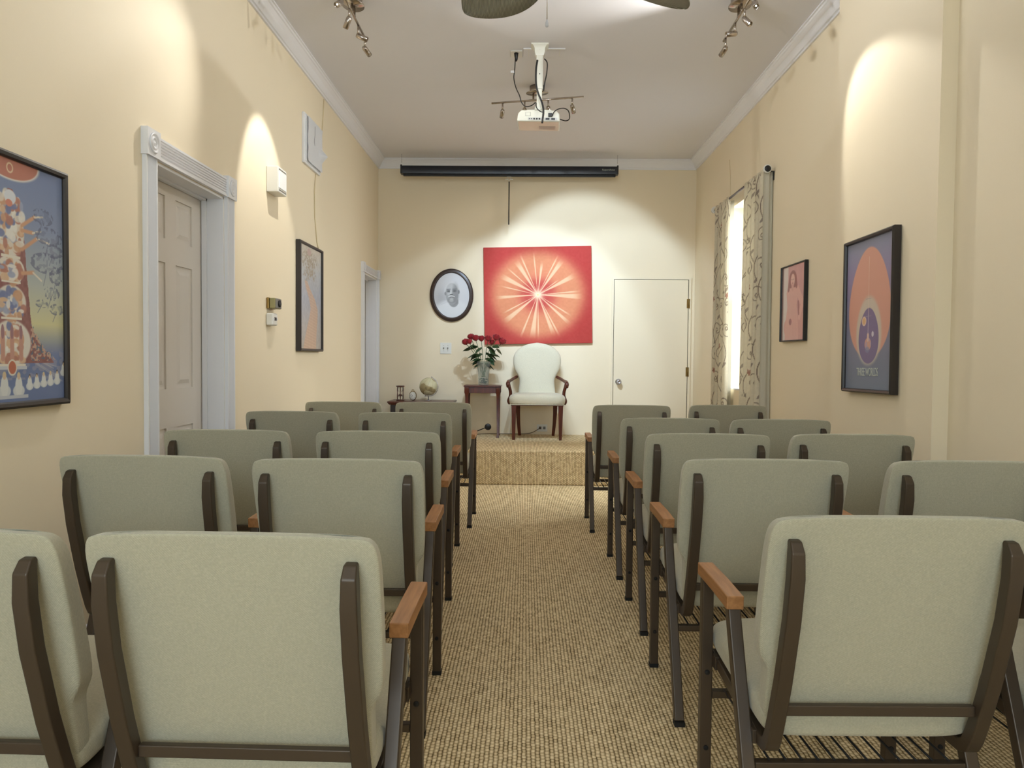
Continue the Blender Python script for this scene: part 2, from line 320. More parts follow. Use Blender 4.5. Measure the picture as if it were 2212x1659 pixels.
# ---------------------------------------------------------------- left doors
def flutes(wd, th, n=6):
    p = [(0, 0), (0, th)]; m0 = wd*.1; fw = (wd-2*m0)/n
    for i in range(n):
        a = m0+i*fw; p += [(a, th), (a+fw*.2, th-.006), (a+fw*.8, th-.006), (a+fw, th)]
    return p+[(wd, th), (wd, 0)]
def make_door(name, y0, y1, z0, z1, cw, panels=True):
    d = empty(name, (XL, (y0+y1)/2, z0), None, None); d['kind'] = 'structure'
    inv = Matrix.Translation(-d.location)
    def fin(mb, nm, m, **k):
        mb.v = [tuple(inv @ Vector(p)) for p in mb.v]; return mb.build(nm, m, d, **k)
    F = flutes(cw-.008, .02); g = .004
    bt = min(cw+.012, .115)
    for ya in (y0-cw+g, y1+g):
        fin(MB().loft(F, [lambda a, b, ya=ya: Vector((XL+b, ya+a, z0)), lambda a, b, ya=ya: Vector((XL+b, ya+a, z1))]), 'door_casing', 'trim')
    fin(MB().loft(F, [lambda a, b: Vector((XL+b, y0, z1+g+a)), lambda a, b: Vector((XL+b, y1, z1+g+a))]), 'door_casing', 'trim')
    for yc in (y0-cw/2, y1+cw/2):
        b = MB().box(XL, XL+.03, yc-bt/2, yc+bt/2, z1, z1+bt)
        b.lathe([(.044*bt/.115, .03), (.04*bt/.115, .037), (.035*bt/.115, .031), (.026*bt/.115, .031), (.022*bt/.115, .036), (.018*bt/.115, .03), (.010*bt/.115, .031), (.0001, .037)], (XL, yc, z1+bt/2), 'x', 28)
        fin(b, 'corner_block', 'trim')
    xs = XL-.115
    j = MB().box(XL-.155, XL, y0, y0+.012, z0, z1).box(XL-.155, XL, y1-.012, y1, z0, z1).box(XL-.155, XL, y0, y1, z1-.012, z1)
    j.box(xs+.004, xs+.03, y0+.012, y0+.024, z0, z1-.012).box(xs+.004, xs+.03, y1-.024, y1-.012, z0, z1-.012).box(xs+.004, xs+.03, y0+.012, y1-.012, z1-.024, z1-.012)
    fin(j, 'door_jamb', 'trim')
    s = MB().box(xs-.035, xs-.008, y0+.014, y1-.014, z0+.01, z1-.014)
    W_ = y1-y0; c = [(y0+.165, y0+.345), (y0+.455, y0+.64)] if W_ > .72 else [(y0+.14, y0+.30), (y0+.40, y0+.56)]
    rows = [(z1-.285, z1-.08), (z1-1.01, z1-.40), (z0+.24, z1-1.20)]
    ys = [y0+.014, c[0][0], c[0][1], c[1][0], c[1][1], y1-.014]
    for a, b in ((0, 1), (2, 3), (4, 5)): s.box(xs-.008, xs, ys[a], ys[b], z0+.01, z1-.014)
    zz = [z1-.014, rows[0][1], rows[0][0], rows[1][1], rows[1][0], rows[2][1], rows[2][0], z0+.01]
    for a, b in c:
        for k in (0, 2, 4, 6): s.box(xs-.008, xs, a, b, zz[k+1], zz[k])
        for r0, r1 in rows:
            i = .022; k = .042
            s.rings([[Vector((x, yy, zz_)) for yy, zz_ in ((a+o, r0+o), (b-o, r0+o), (b-o, r1-o), (a+o, r1-o))] for x, o in ((xs-.008, i*.6), (xs-.0075, i), (xs-.001, k))], smooth=False)
    fin(s, 'door_slab', 'doorw')
    kb = MB().lathe([(.028, 0), (.028, .006), (.012, .01), (.012, .03), (.024, .04), (.028, .055), (.02, .066), (.0001, .07)], (xs, y0+.07, z0+.95), 'x', 20)
    fin(kb, 'door_knob', 'silver')
    return d
make_door('door_1', *D1, .105)
make_door('door_2', *D2, .085)
# flush back door
d3 = empty('door_3', (1.36, D, SZ), None, None); d3['kind'] = 'structure'
MB().box(-.400, .400, -.012, 0, 0, 1.695).build('door_slab', 'doorc', d3, bevel=.003)
MB().box(-.428, -.406, -.016, 0, 0, 1.722).box(.406, .432, -.016, 0, 0, 1.722).box(-.406, .406, -.016, 0, 1.70, 1.722).box(-.406, .406, -.003, 0, 0, 1.70).build('door_frame', 'doorc', d3)
MB().box(-.4065, .4065, -.004, -.0031, 0, 1.7005).build('door_gap', 'gap', d3)
MB().lathe([(.033, -.012), (.033, -.018), (.014, -.024), (.014, -.042), (.024, -.05), (.029, -.062), (.024, -.074), (.016, -.078), (.012, -.074), (.0001, -.074)], (-.345, 0, .585), 'y', 24).build('door_knob', 'silver', d3)
for z in (1.44, .70):
    MB().lathe([(.0001, z-.05), (.008, z-.05), (.008, z+.05), (.0001, z+.05)], (.409, -.02, 0), 'z', 12).box(.385, .40, -.0135, -.012, z-.05, z+.05).build('hinge', 'brass', d3)

# ---------------------------------------------------------------- window, curtains
wn = empty('window_1', (XR+.15, (WY0+WY1)/2, WZ0), None, None); wn['kind'] = 'structure'
hy = (WY1-WY0)/2; hz = WZ1-WZ0
f = MB()
for a, b, c, d in ((-hy, -hy+.05, 0, hz), (hy-.05, hy, 0, hz), (-hy, hy, 0, .05), (-hy, hy, hz-.05, hz), (-hy, hy, hz/2-.02, hz/2+.02)): f.box(0, .04, a, b, c, d)
f.build('window_frame', 'trim', wn, bevel=.004)
MB().box(.018, .022, -hy, hy, 0, hz).build('window_pane', 'pane', wn)
MB().box(-.15, 0, -hy, hy, -.001, .012).build('window_sill', 'trim', wn)
RX, RZ = 1.77, 2.555
rod = empty('curtain_rod', (RX, 6.5, RZ), 'dark metal curtain rod with round finials above the side window', 'curtain rod')
MB().tube([(0, -.78, 0), (0, .78, 0)], .0095, 14).build('rod', mat('pewter', (92, 84, 92), .35, .8), rod)
for s in (-1, 1):
    MB().lathe([(.012, -.004), (.02, 0), (.026, .006), (.026, .016), (.02, .022), (.0001, .022)], (0, s*.80, 0), 'y', 20).build('finial', 'black', rod)
    MB().lathe([(.026, -.010), (.031, -.006), (.031, .006), (.026, .010)], (0, s*.786, 0), 'y', 20).build('finial_collar', 'white', rod)
    MB().tube([(0, s*.755, -.012), (.03, s*.755, -.012), (.056, s*.755, -.012), (.058, s*.755, -.03), (.058, s*.755, -.06)], .0045, 8).box(.052, .06, s*.755-.008, s*.755+.008, -.075, -.01).build('rod_bracket', 'black', rod)
def vine(u, v, L):    # u: metres across the flat cloth, v: metres down
    img = np.tile(np.array([[222., 212, 188]]), (len(u), 1)); img *= (0.97+.05*vnoise(u, v, 90))[:, None]
    P = .36; q = np.mod(v, .62)
    dark = (112, 92, 78)
    for k, x0 in enumerate(np.arange(-.1, L+.3, .20)):
        ph = k*1.7
        xs = x0+.075*np.sin(2*PI*v/.62+ph)
        img = over(img, 1-sst(.0028, .0058, np.abs(u-xs)), dark)
        for vv in np.arange(-.2, 2.4, .22):
            s = 1 if int(round(vv/.22)) % 2 else -1
            cx = x0+.075*math.sin(2*PI*vv/.62+ph)+s*.085; cy = vv+.03
            du, dv = (u-cx)*s, v-cy; r = np.hypot(du, dv); th = np.arctan2(dv, du); m = r < .080
            rs = .014+.062*np.mod((th+PI)/(2*PI)+.13*k, 1.0)
            w_ = 1-sst(.0024, .0052, np.abs(r-rs)); w2_ = ((1-sst(.0024, .0052, np.abs(r-.014))) )
            img = over(img, np.where(m, np.maximum(w_, w2_), 0), dark)
            # leaf
            lx, ly = cx-s*.105, cy+.10
            a = (u-lx)*.7+(v-ly)*.7; b = -(u-lx)*.7+(v-ly)*.7
            lf = ((a/.035)**2+(b/.011)**2 < 1).astype(float); img = over(img, lf*.85, (124, 108, 100))
            if (k+int(round(vv/.22))) % 4 == 0:
                fr = np.hypot(u-cx+s*.02, (v-cy-.15)); img = over(img, (fr < .022*(1+.3*np.sin(5*np.arctan2(v-cy-.15, u-cx+s*.02))))*.8, (140, 74, 62))
    return img
def curtain(name, y0, y1, label, seed, nf, wrap=0., zb=.40):
    o = empty(name, (RX, (y0+y1)/2, zb), label, 'curtain')
    nu, nv = 190, 330; uu = np.linspace(0, 1, nu); vv = np.linspace(0, 1, nv)
    L = (y1-y0)*1.9; U, V = np.meshgrid(uu, vv); h = RZ+.014-zb
    r = np.random.RandomState(seed); ph = r.rand()*6
    amp = .020+.012*V
    y = (U-.5)*(y1-y0)*(1-.10*np.sin(PI*np.clip(V*1.1, 0, 1))*0+.0*V)+.008*np.sin(4*PI*U*nf+ph)
    x = amp*np.sin(2*PI*nf*U+ph+.5*V+.3*np.sin(6*V))-.004
    top = np.exp(-((V*h-.014)/.02)**2); x = x*(1-top)+np.where(np.sin(2*PI*nf*U*2) > 0, -.013, -.013)*top
    z = h*(1-V)
    P = np.stack([x.ravel(), y.ravel(), z.ravel()], 1)
    Lw = L; c = paint_mesh('curtain_cloth', 'curtain', o, P, U.ravel(), V.ravel(), nu, nv, lambda a, b: vine(a*Lw+.1*seed, b*h, Lw+.3), True)
    # plain lining behind
    n = 60; mb = MB(); vs = []
    for k in range(2):
        for i in range(n):
            t = i/(n-1); yy = (t-.5)*(y1-y0)*1.02+(-.0 if wrap else 0); xx = .030+.006*math.sin(2*PI*nf*t+1)
            vs.append((xx, yy, 0 if k == 0 else h-.03))
    mb.add(vs, [(i, i+1, n+i+1, n+i) for i in range(n-1)], True)
    if wrap:
        m = 14; vs = []
        for k in range(2):
            for i in range(m):
                t = i/(m-1); vs.append((-.016+.068*t, -(y1-y0)/2-.01+.010*math.sin(t*9)-wrap*t*(1-k)*.6, 0 if k == 0 else h-.012))
        mb.add(vs, [(i, i+1, m+i+1, m+i) for i in range(m-1)], True)
    mb.build('curtain_lining', 'lining', o)
    return o
curtain('curtain', 6.74, 7.25, 'vine-patterned curtain panel hanging on the far side of the bright window', 2, 4)
curtain('curtain', 5.76, 6.27, 'vine-patterned curtain panel with pale lining hanging nearest the small pink portrait', 5, 5, wrap=.06)

# ---------------------------------------------------------------- stage
tag(MB().box(XL+.002, XR-.002, SY, D-.002, .001, SZ).build('stage_platform', 'carpet', bevel=.012, seg=3), 'low stage platform covered in the same beige woven carpet', 'stage')

# ---------------------------------------------------------------- audience chairs
def make_chair():
    o = empty('armchair', (0, 0, 0), '', 'chair')
    # backrest cushion
    lv = [(.370, .218, .024), (.380, .224, .040), (.43, .226, .054), (.49, .226, .062), (.508, .229, .065), (.53, .243, .067), (.55, .252, .067), (.65, .256, .063), (.75, .258, .059), (.805, .258, .056), (.828, .254, .050), (.841, .245, .038), (.847, .232, .020)]
    def byz(z): return -.102+(.84-z)*.275
    rr = []
    for z, hw, th in lv:
        n = 56; ring = []; e = 12.0
        for j in range(n):
            a = 2*PI*j/n; c, s = math.cos(a), math.sin(a)
            x = math.copysign(abs(c)**(2/e), c)*hw; q = math.copysign(abs(s)**(2/8.), s)
            zz = .003+z-(.006*(abs(x)/.25)**4 if z > .8 else 0); ring.append((x*(.982-.012*q*(z > .52)), byz(z)+th/2+q*th/2, zz))
        rr.append(ring)
    MB().rings(rr).build('backrest', 'fab', o, sub=1)
    # seat cushion
    rr = []
    for t in [0, .03, .09, .2, .4, .6, .8, .92, .98, 1]:
        y = .012+t*.478; z = .384+.036*t; hw = .225*(1-.03*(1-min(1, t/.09))**2)*(1-.14*max(0, (t-.88)/.12)**2); th = .040*(1-.45*(1-min(1, t/.07))**2)*(1-.55*max(0, (t-.85)/.15)**2)
        n = 40; ring = []
        for j in range(n):
            a = 2*PI*j/n; c, s = math.cos(a), math.sin(a); x = math.copysign(abs(c)**(2/7.), c)*hw; q = math.copysign(abs(s)**(2/3.), s)
            ring.append((x, y, z+th*q+(.010*(1-(x/.23)**2) if q > 0 else 0)))
        rr.append(ring)
    MB().rings(rr).build('seat', 'fab', o, sub=1)
    W_ = .030
    for s in (-1, 1):
        x = s*.21
        pts = [(x, -.088, .800), (x, -.098, .793), (x, -.106, .776), (x, -.106, .73), (x, -.090, .64), (x, -.050, .50), (x, -.018, .41), (x, .000, .365), (x, .012, .345), (x, .032, .335), (x, .07, .334), (x, .43, .372)]
        sc = [(.72, .25), (.8, .7), (.9, 1), (1, 1)]+[(1, 1)]*8
        MB().bar(pts, W_, .030, sc).build('back_post', 'metal', o, bevel=.004)
        xl = s*.243
        l = MB().bar([(xl, .185, .578), (xl, .178, .555), (xl, .075, .30), (xl, -.045, .012)], W_, .030).build('leg', 'metal', o, bevel=.004)
        MB().box(xl-.016, xl+.016, -.062, -.030, 0, .014).build('foot_cap', 'rubber', l)
        l = MB().bar([(xl, .412, .578), (xl, .412, .012)], W_, .030).build('leg', 'metal', o, bevel=.004)
        MB().box(xl-.016, xl+.016, .396, .428, 0, .014).build('foot_cap', 'rubber', l)
        for z in (.335, .135):
            MB().lathe([(.0001, 0), (.0065, 0), (.0065, .003), (.0001, .004)], (xl, .397, z), 'y', 12, m=Matrix.Scale(-1, 3, Vector((0, 1, 0)))).build('bolt', 'rubber', l)
        a = MB().bar([(xl, .165, .592), (xl, .300, .597), (xl, .435, .598)], .040, .032).build('arm', 'armw', o, bevel=.003, seg=3)
        MB().box(s*.224-.008, s*.224+.008, .06, .10, .318, .348).build('bracket', 'metal', o, bevel=.002)
        MB().box(s*.224-.006, s*.224+.006, .37, .40, .35, .385).build('bracket', 'metal', o, bevel=.002)
    MB().box(-.196, .196, -.027, -.011, .420, .443).build('crossbar', 'metal', o, bevel=.003)
    MB().box(-.228, .228, .050, .072, .262, .282).build('stretcher', 'metal', o, bevel=.003)
    MB().box(-.228, .228, .402, .424, .262, .282).build('stretcher', 'metal', o, bevel=.003)
    b = MB()
    for i in range(12):
        x = -.195+i*.0355; b.tube([(x, .06, .284), (x, .41, .284)], .0026, 6)
    b.build('book_rack', 'black', o)
    return o
NAME = {1: 'front', 2: 'second', 3: 'third', 4: 'fourth', 5: 'rearmost'}
chairs = [  # side, row, inner?, x, y, rot
 ('L', 5, 'o', -1.052, 1.375, -.8), ('L', 5, 'i', -.498, 1.369, -.9), ('L', 4, 'o', -1.143, 2.343, -1.2), ('L', 4, 'i', -.551, 2.316, .3),
 ('L', 3, 'o', -1.211, 3.151, 1.5), ('L', 3, 'i', -.595, 3.161, .3), ('L', 2, 'o', -1.268, 4.212, .2), ('L', 2, 'i', -.649, 4.196, 0),
 ('L', 1, 'o', -1.205, 5.12, .3), ('L', 1, 'i', -.61, 5.15, .1),
 ('R', 1, 'i', .694, 5.056, -.1), ('R', 1, 'o', 1.345, 5.16, -.5), ('R', 2, 'i', .744, 3.996, 0), ('R', 2, 'o', 1.303, 3.987, .2),
 ('R', 3, 'i', .747, 3.201, .2), ('R', 3, 'o', 1.351, 3.242, .6), ('R', 4, 'i', .736, 2.419, .4), ('R', 4, 'o', 1.373, 2.43, 0),
 ('R', 5, 'i', .733, 1.58, 1.3), ('R', 5, 'o', 1.345, 1.60, 0)]
proto = make_chair(); first = True
for sd, row, io, x, y, rz in chairs:
    o = proto if first else copy_tree(proto); first = False
    o.location = (x, y, 0); o.rotation_euler = (0, 0, R(rz))
    side = 'left' if sd == 'L' else 'right'; pos = 'on the aisle' if io == 'i' else 'by the '+side+' wall'
    o['label'] = f'beige upholstered armchair, {side} block, {NAME[row]} row, {pos}'
    o['group'] = 'beige audience armchairs in rows'

# ---------------------------------------------------------------- pictures
def framed(name, label, cat, wall, yc, z0, w, h, depth, fw, m, artfn, nu, nv, frame='frame', tilt=0., gap=.004):
    """wall -1: left wall (faces +x), +1: right wall (faces -x)"""
    X = XL+gap if wall < 0 else (XP if YP0 < yc < YP1 else XR)-gap
    s = 1 if wall < 0 else -1
    o = empty(name, (X, yc, z0), label, cat); o.rotation_euler = (tilt, 0, 0)
    pr = [(0, 0), (0, depth*.8), (fw*.35, depth), (fw*.8, depth*.92), (fw, depth*.7), (fw, 0)]
    b = MB(); C = [(-w/2, 0, 1, 1), (w/2, 0, -1, 1), (w/2, h, -1, -1), (-w/2, h, 1, -1)]
    b.rings([[Vector((s*d, y+sy*a, z+sz*a)) for a, d in pr] for y, z, sy, sz in C], closed=True, smooth=False)
    b.build('picture_frame', frame, o)
    MB().box(min(0, s*.004), max(0, s*.004), -w/2+fw*.5, w/2-fw*.5, fw*.5, h-fw*.5).build('backing', 'black', o)
    iw, ih = w-2*fw, h-2*fw; xx = s*depth*.55
    # u runs left to right as seen from the room
    O = (xx, (iw/2 if s < 0 else -iw/2), fw); U = (0, -iw if s < 0 else iw, 0)
    canvas('picture_print', m, o, O, U, (0, 0, ih), nu, nv, artfn)
    return o
def tree_art(u, v):
    A = 1.45
    sky = np.stack([np.interp(v, [0, .2, .33, .5, .75, 1], c) for c in ([92, 104, 212, 176, 124, 96], [112, 118, 206, 184, 140, 114], [158, 160, 150, 176, 176, 158])], 1)
    img = sky
    img = over(img, 1-sst(.16, .21, v), (92, 110, 156))
    root = ((v < .20+.04*np.sin(u*3)) & (v > .09)) & (np.abs(u-.5) < .5)
    img = over(img, root*.55*(vnoise(u*1.5, v*3, 22, 3) > .45), (150, 146, 160))
    for sgn in (-1, 1):
        for k in range(7):
            img = over(img, seg(u, v, .5+sgn*.16, .205-.005*k, .5+sgn*(.3+.03*k), .195-.018*k+.02*math.sin(k*2), .004, A)*.6, (176, 172, 180))
    tw = np.interp(v, [.16, .2, .25, .32, .45, .65, .80, .9], [.40, .34, .24, .18, .155, .125, .10, .0])
    tr = (np.abs(u-.5) < tw*(1+.05*(vnoise(u, v, 40, 5)-.5))) & (v > .16) & (v < .88)
    n1 = vnoise(u, v*1.3, 60, 8)[:, None]; img = img*(1-tr[:, None])+tr[:, None]*(np.array([[134, 78, 74]])+22*(n1-.5))
    bush = (np.abs(u-.5) < tw*1.08) & (v > .17) & (v < .33) & (np.abs(u-.5) > .17)
    img = over(img, bush*.9*(vnoise(u, v*1.5, 55, 9) > .5), (196, 158, 132)); img = over(img, bush*.8*(vnoise(u, v*1.5, 70, 12) > .66), (70, 96, 120))
    r = np.random.RandomState(3)
    def cluster(cx, cy, rx, ry, n, cols, sz):
        nonlocal img
        for i in range(n):
            a, q = r.rand()*6.28, math.sqrt(r.rand()); x, y = cx+rx*q*math.cos(a), cy+ry*q*math.sin(a)
            img = over(img, ell(u, v, x, y, sz*(.5+r.rand()), sz*(.4+r.rand())/A, .2)*.9, cols[r.randint(len(cols))])
    cols = [(226, 214, 196), (204, 150, 110), (240, 236, 226), (96, 110, 160), (176, 110, 90), (220, 180, 140), (150, 160, 190)]
    # niches in the trunk
    for cy, rx, ry in ((.245, .17, .095), (.415, .13, .07), (.55, .12, .055), (.70, .12, .10)):
        img = over(img, ell(u, v, .5, cy, rx, ry, .06), (226, 218, 204)); cluster(.5, cy-.01, rx*.9, ry*.85, 50, cols, .026)
        img = over(img, rect(u, v, .5-rx*.7, .5+rx*.7, cy-ry*1.05, cy-ry*.92), (232, 224, 206))
    for x in (.42, .50, .58): img = over(img, seg(u, v, x, .18, x, .29, .018, A), (196, 140, 120)); img = over(img, ell(u, v, x, .29, .014, .03), (150, 104, 110))
    cluster(.5, .80, .14, .06, 50, cols, .028); img = over(img, ell(u, v, .5, .845, .05, .03, .1), (222, 226, 232)); img = over(img, ell(u, v, .49, .82, .03, .015, .1), (206, 120, 96))
    # branches carrying canopies
    for sgn in (-1, 1):
        for (y0, x1, y1, x2, y2) in ((.76, .72, .79, .80, .80), (.66, .74, .70, .86, .69), (.56, .70, .55, .78, .52), (.74, .7, .72, .78, .735)):
            img = over(img, seg(u, v, .5+sgn*.1, y0-.02, .5+sgn*(x1-.5), y1, .012, A, .5), (206, 150, 112))
            img = over(img, seg(u, v, .5+sgn*(x1-.5), y1, .5+sgn*(x2-.5), y2, .006, A, .5), (226, 216, 196))
        for cx, cy, rx, ry in ((.80, .80, .10, .035), (.86, .72, .13, .04), (.84, .60, .16, .045), (.93, .55, .07, .04), (.88, .47, .08, .03), (.78, .42, .06, .018), (.93, .40, .07, .025), (.9, .66, .1, .03)):
            cx = .5+sgn*(cx-.5); e = np.hypot((u-cx)/rx, (v-cy)/ry)
            m_ = (e < 1.05)*(vnoise(u, v*A, 62, int(cx*100)) > .48)*(.30+.35*(np.abs(e-.9) < .16)); img = over(img, m_, (78, 84, 112))
            img = over(img, seg(u, v, cx, cy-ry*.4, cx-sgn*.04, cy-ry*2.2, .0035, A)*.5, (78, 84, 112))
    # sun disc
    img = over(img, ell(u, v, .5, 1.0, .27, .085, .06), (226, 218, 208)); img = over(img, ell(u, v, .5, 1.0, .255, .078, .03), (178, 100, 76))
    img = over(img, ell(u, v, .5, .965, .03, .022, .12), (222, 190, 150)); img = over(img, ell(u, v, .5, .965, .02, .015, .12), (178, 100, 76))
    # medallion and banner
    img = over(img, rect(u, v, .37, .63, .135, .147), (196, 200, 206)); img = over(img, ell(u, v, .5, .142, .042, .034), (224, 214, 196)); img = over(img, ell(u, v, .5, .142, .032, .027), (188, 96, 66))
    # seated figures along the foot
    fig = [(.43, .072, 1.5), (.555, .07, 1.45)]+[(.5+s*(.155+.068*i), .078+.0042*i*(1 if i < 5 else 2.6), .95) for s in (-1, 1) for i in range(7)]
    for x, y, s in fig:
        img = over(img, ell(u, v, x, y-.030*s*.6, .036*s, .018*s, .1), (206, 210, 210)); img = over(img, ell(u, v, x, y-.004*s, .022*s, .030*s, .1), (220, 222, 218))
        img = over(img, ell(u, v, x, y+.026*s, .0105*s, .010*s, .15), (60, 52, 54) if int(x*77) % 3 else (214, 190, 140)); img = over(img, ell(u, v, x, y+.022*s, .008*s, .008*s, .15), (216, 186, 150))
    img = over(img, rect(u, v, .36, .64, .012, .026), (188, 192, 198))
    return img*.84+.16*np.array([[176., 172, 168]])  # grey haze of reflections on the glass mixed into the print colours
framed('framed_poster', 'large framed poster of a fantastic tree with a red trunk, nearest on the left wall', 'poster', -1, 2.355, .975, .575, .795, .030, .022, 'art', tree_art, 300, 430)
def path_art(u, v):
    A = 1.5
    img = np.stack([np.interp(v, [0, .2, .5, .75, 1], c) for c in ([176, 176, 168, 184, 206], [168, 172, 172, 188, 196], [160, 170, 184, 192, 182])], 1)
    img += 14*(vnoise(u, v*A, 30, 4)-.5)[:, None]
    xc = np.interp(v, [0, .15, .3, .4, .5, .6, .68], [.45, .52, .62, .66, .55, .35, .25]); hw = np.interp(v, [0, .3, .5, .68], [.30, .2, .14, .05])
    m_ = (np.abs(u-xc) < hw) & (v < .66); img = over(img, m_*.65, (206, 162, 130))
    img = over(img, m_*.35*((np.mod(v*34+u*3, 1) < .18) | (np.mod(u*22, 1) < .15)), (232, 214, 190))
    for i, (x, y, r_) in enumerate(((.3, .86, .22), (.45, .80, .2), (.3, .72, .16), (.6, .73, .14), (.62, .88, .18))):
        e = np.hypot((u-x)/r_, (v-y)/(r_/A)*1.6); img = over(img, (e < 1)*(vnoise(u, v*A, 46, i) > .5)*.6, (156, 140, 116))
    img = over(img, ell(u, v, .42, .95, .09, .035, .1)*.8, (190, 160, 156))
    return img
framed('framed_poster', 'framed pale poster of a winding path, on the left wall past the thermostat', 'poster', -1, 5.66, 1.18, .60, .785, .036, .020, 'art', path_art, 170, 240)
def egg_art(u, v):
    A = 1.42
    img = np.stack([np.interp(v, [0, .3, .75, 1], c) for c in ([104, 112, 138, 126], [116, 116, 124, 134], [138, 142, 164, 158])], 1)
    def egg(cx, cy, rx, ry, c, sh=.25, soft=.02):
        nonlocal img
        q = (v-cy)/ry; k = 1-sh*np.clip(q, -1, 1)*.5; img = over(img, 1-sst(1-soft, 1+soft, np.hypot((u-cx)/(rx*k), q)), c)
    egg(.51, .575, .445, .370, (216, 150, 126), .35); egg(.51, .39, .27, .228, (206, 190, 170), .2, .10); egg(.51, .355, .215, .185, (108, 92, 136), .25)
    img = over(img, seg(u, v, .50, .36, .50, .88, .0045, A)*.7, (232, 200, 180)); img = over(img, seg(u, v, .50, .30, .50, .50, .006, A)*.8, (190, 176, 196))
    img = over(img, ell(u, v, .41, .455, .05, .032), (224, 190, 170)); img = over(img, ell(u, v, .41, .455, .034, .022), (222, 170, 110))
    img = over(img, ell(u, v, .60, .365, .024, .018), (206, 196, 210)); img = over(img, ell(u, v, .50, .30, .07, .042), (206, 150, 128)); img = over(img, (ell(u, v, .50, .30, .07, .042)*(vnoise(u, v, 30, 2) > .5)), (176, 150, 170))
    img = over(img, seg(u, v, .50, .33, .50, .36, .02, A), (222, 188, 170)); img = over(img, ell(u, v, .49, .262, .045, .02, .3)*.7, (120, 130, 170))
    for y, w in ((.60, .06), (.485, .07)): img = over(img, rect(u, v, .5-w, .5+w, y, y+.004)*.8, (150, 140, 150))
    return img*.84+.16*np.array([[168., 160, 156]])  # print colours greyed to imitate the reflection haze on its glass
p3 = framed('framed_poster', 'framed poster of nested orange and purple eggs, hanging on the right wall pilaster', 'poster', 1, 3.905, .985, .560, .800, .040, .020, 'art', egg_art, 220, 320, tilt=R(-.6))
textmesh('poster_title', 'THREE WORLDS', .047, 'letter', p3, Matrix.Translation((-.0235, .0, .105)) @ Matrix(((0, 0, -1, 0), (-1, 0, 0, 0), (0, 1, 0, 0), (0, 0, 0, 1))) @ Matrix.Diagonal((.70, 1.25, 1, 1)))
def pink_art(u, v):
    A = 1.15
    img = np.tile(np.array([[196., 142, 140]]), (len(u), 1)); img += 10*(vnoise(u, v, 12, 1)-.5)[:, None]
    img = over(img, 1-sst(.26, .29, u), (214, 204, 198)); img = over(img, 1-sst(.06, .08, u), (150, 130, 128))
    img = over(img, ell(u, v, .47, .17, .36, .17, .06), (212, 160, 152))
    img = over(img, ell(u, v, .82, .2, .15, .2, .08), (204, 150, 142)); 
    body = (np.abs(u-.46) < np.interp(v, [0, .2, .45, .65, .72, .76], [.30, .28, .20, .25, .18, .05])) & (v < .76); img = over(img, body*1., (214, 164, 154))
    img = over(img, seg(u, v, .68, .66, .90, .48, .07, A, .15), (214, 164, 154)); img = over(img, seg(u, v, .90, .48, .78, .30, .05, A, .15), (216, 168, 158))
    img = over(img, seg(u, v, .73, .50, .76, .34, .022, A, .2), (150, 84, 84)); img = over(img, ell(u, v, .40, .245, .06, .045), (156, 92, 92))
    img = over(img, ell(u, v, .475, .80, .17, .135, .06)*(v > .70), (140, 78, 76)); img = over(img, seg(u, v, .34, .80, .30, .69, .04, A), (140, 78, 76)); img = over(img, seg(u, v, .61, .80, .64, .72, .04, A), (140, 78, 76))
    img = over(img, ell(u, v, .475, .805, .085, .085, .06), (222, 178, 166)); img = over(img, seg(u, v, .475, .73, .475, .70, .05, A), (206, 152, 142))
    img = over(img, ell(u, v, .44, .815, .02, .006, .2), (120, 66, 66)); img = over(img, ell(u, v, .51, .815, .02, .006, .2), (120, 66, 66)); img = over(img, ell(u, v, .475, .765, .022, .006, .2), (150, 76, 76)); img = over(img, seg(u, v, .478, .80, .482, .785, .005, A), (190, 130, 122))
    for k in range(6): img = over(img, seg(u, v, .30+.07*k, .05, .34+.05*k, .62, .003, A)*.3, (180, 120, 116))
    return img
framed('framed_portrait', 'small framed pink-toned portrait of a long-haired person in a robe, right wall', 'picture', 1, 5.235, 1.275, .465, .525, .026, .010, 'portr', pink_art, 150, 170, frame='black')

# red painting on the back wall
def burst(u, v):
    A = 1.05/1.17; x = (u-.5)*1.17; y = (v-.505)*1.05; r = np.hypot(x*.93, y); th = np.arctan2(y, x)
    red = np.array([[180., 60, 54]]); peach = np.array([[216., 138, 100]]); core = np.array([[188., 74, 68]])
    a = (sst(.06, .24, r)*(1-sst(.38, .56, r)))[:, None]; img = red*(1-a)+peach*a
    k = np.exp(-(r/.19)**3)[:, None]*.85; img = img*(1-k*.8)+core*k*.8
    img += 6*(vnoise(u, v, 60, 3)-.5)[:, None]
    rays = [(4, .011, .40), (-3, .035, .42), (27, .032, .40), (54, .030, .42), (62, .008, .44), (82, .022, .34), (95, .009, .43), (113, .010, .44), (122, .034, .40), (138, .008, .40), (152, .036, .40), (166, .009, .36), (183, .022, .40), (207, .010, .38), (218, .034, .42), (247, .012, .46), (262, .036, .44), (270, .009, .44), (291, .026, .43), (297, .010, .46), (317, .022, .42), (327, .010, .38), (35, .008, .25)]
    for d_, w_, L_ in rays:
        dth = np.abs((th-R(d_)+PI) % (2*PI)-PI); m_ = (1-sst(w_*1.3, w_*2.2+.008, dth))*(1-sst(L_*.80, L_*1.12, r)); img = over(img, m_*.85, (236, 198, 160))
    img = over(img, np.exp(-(r/.055)**2), (250, 226, 190)); img = over(img, np.exp(-(r/.008)**2), (240, 214, 110))
    return img
pt = empty('canvas_painting', (.14, D-.004, 1.30), 'red canvas painting of a glowing sunburst with peach rays', 'painting'); pt.rotation_euler = (0, R(-1.3), 0)
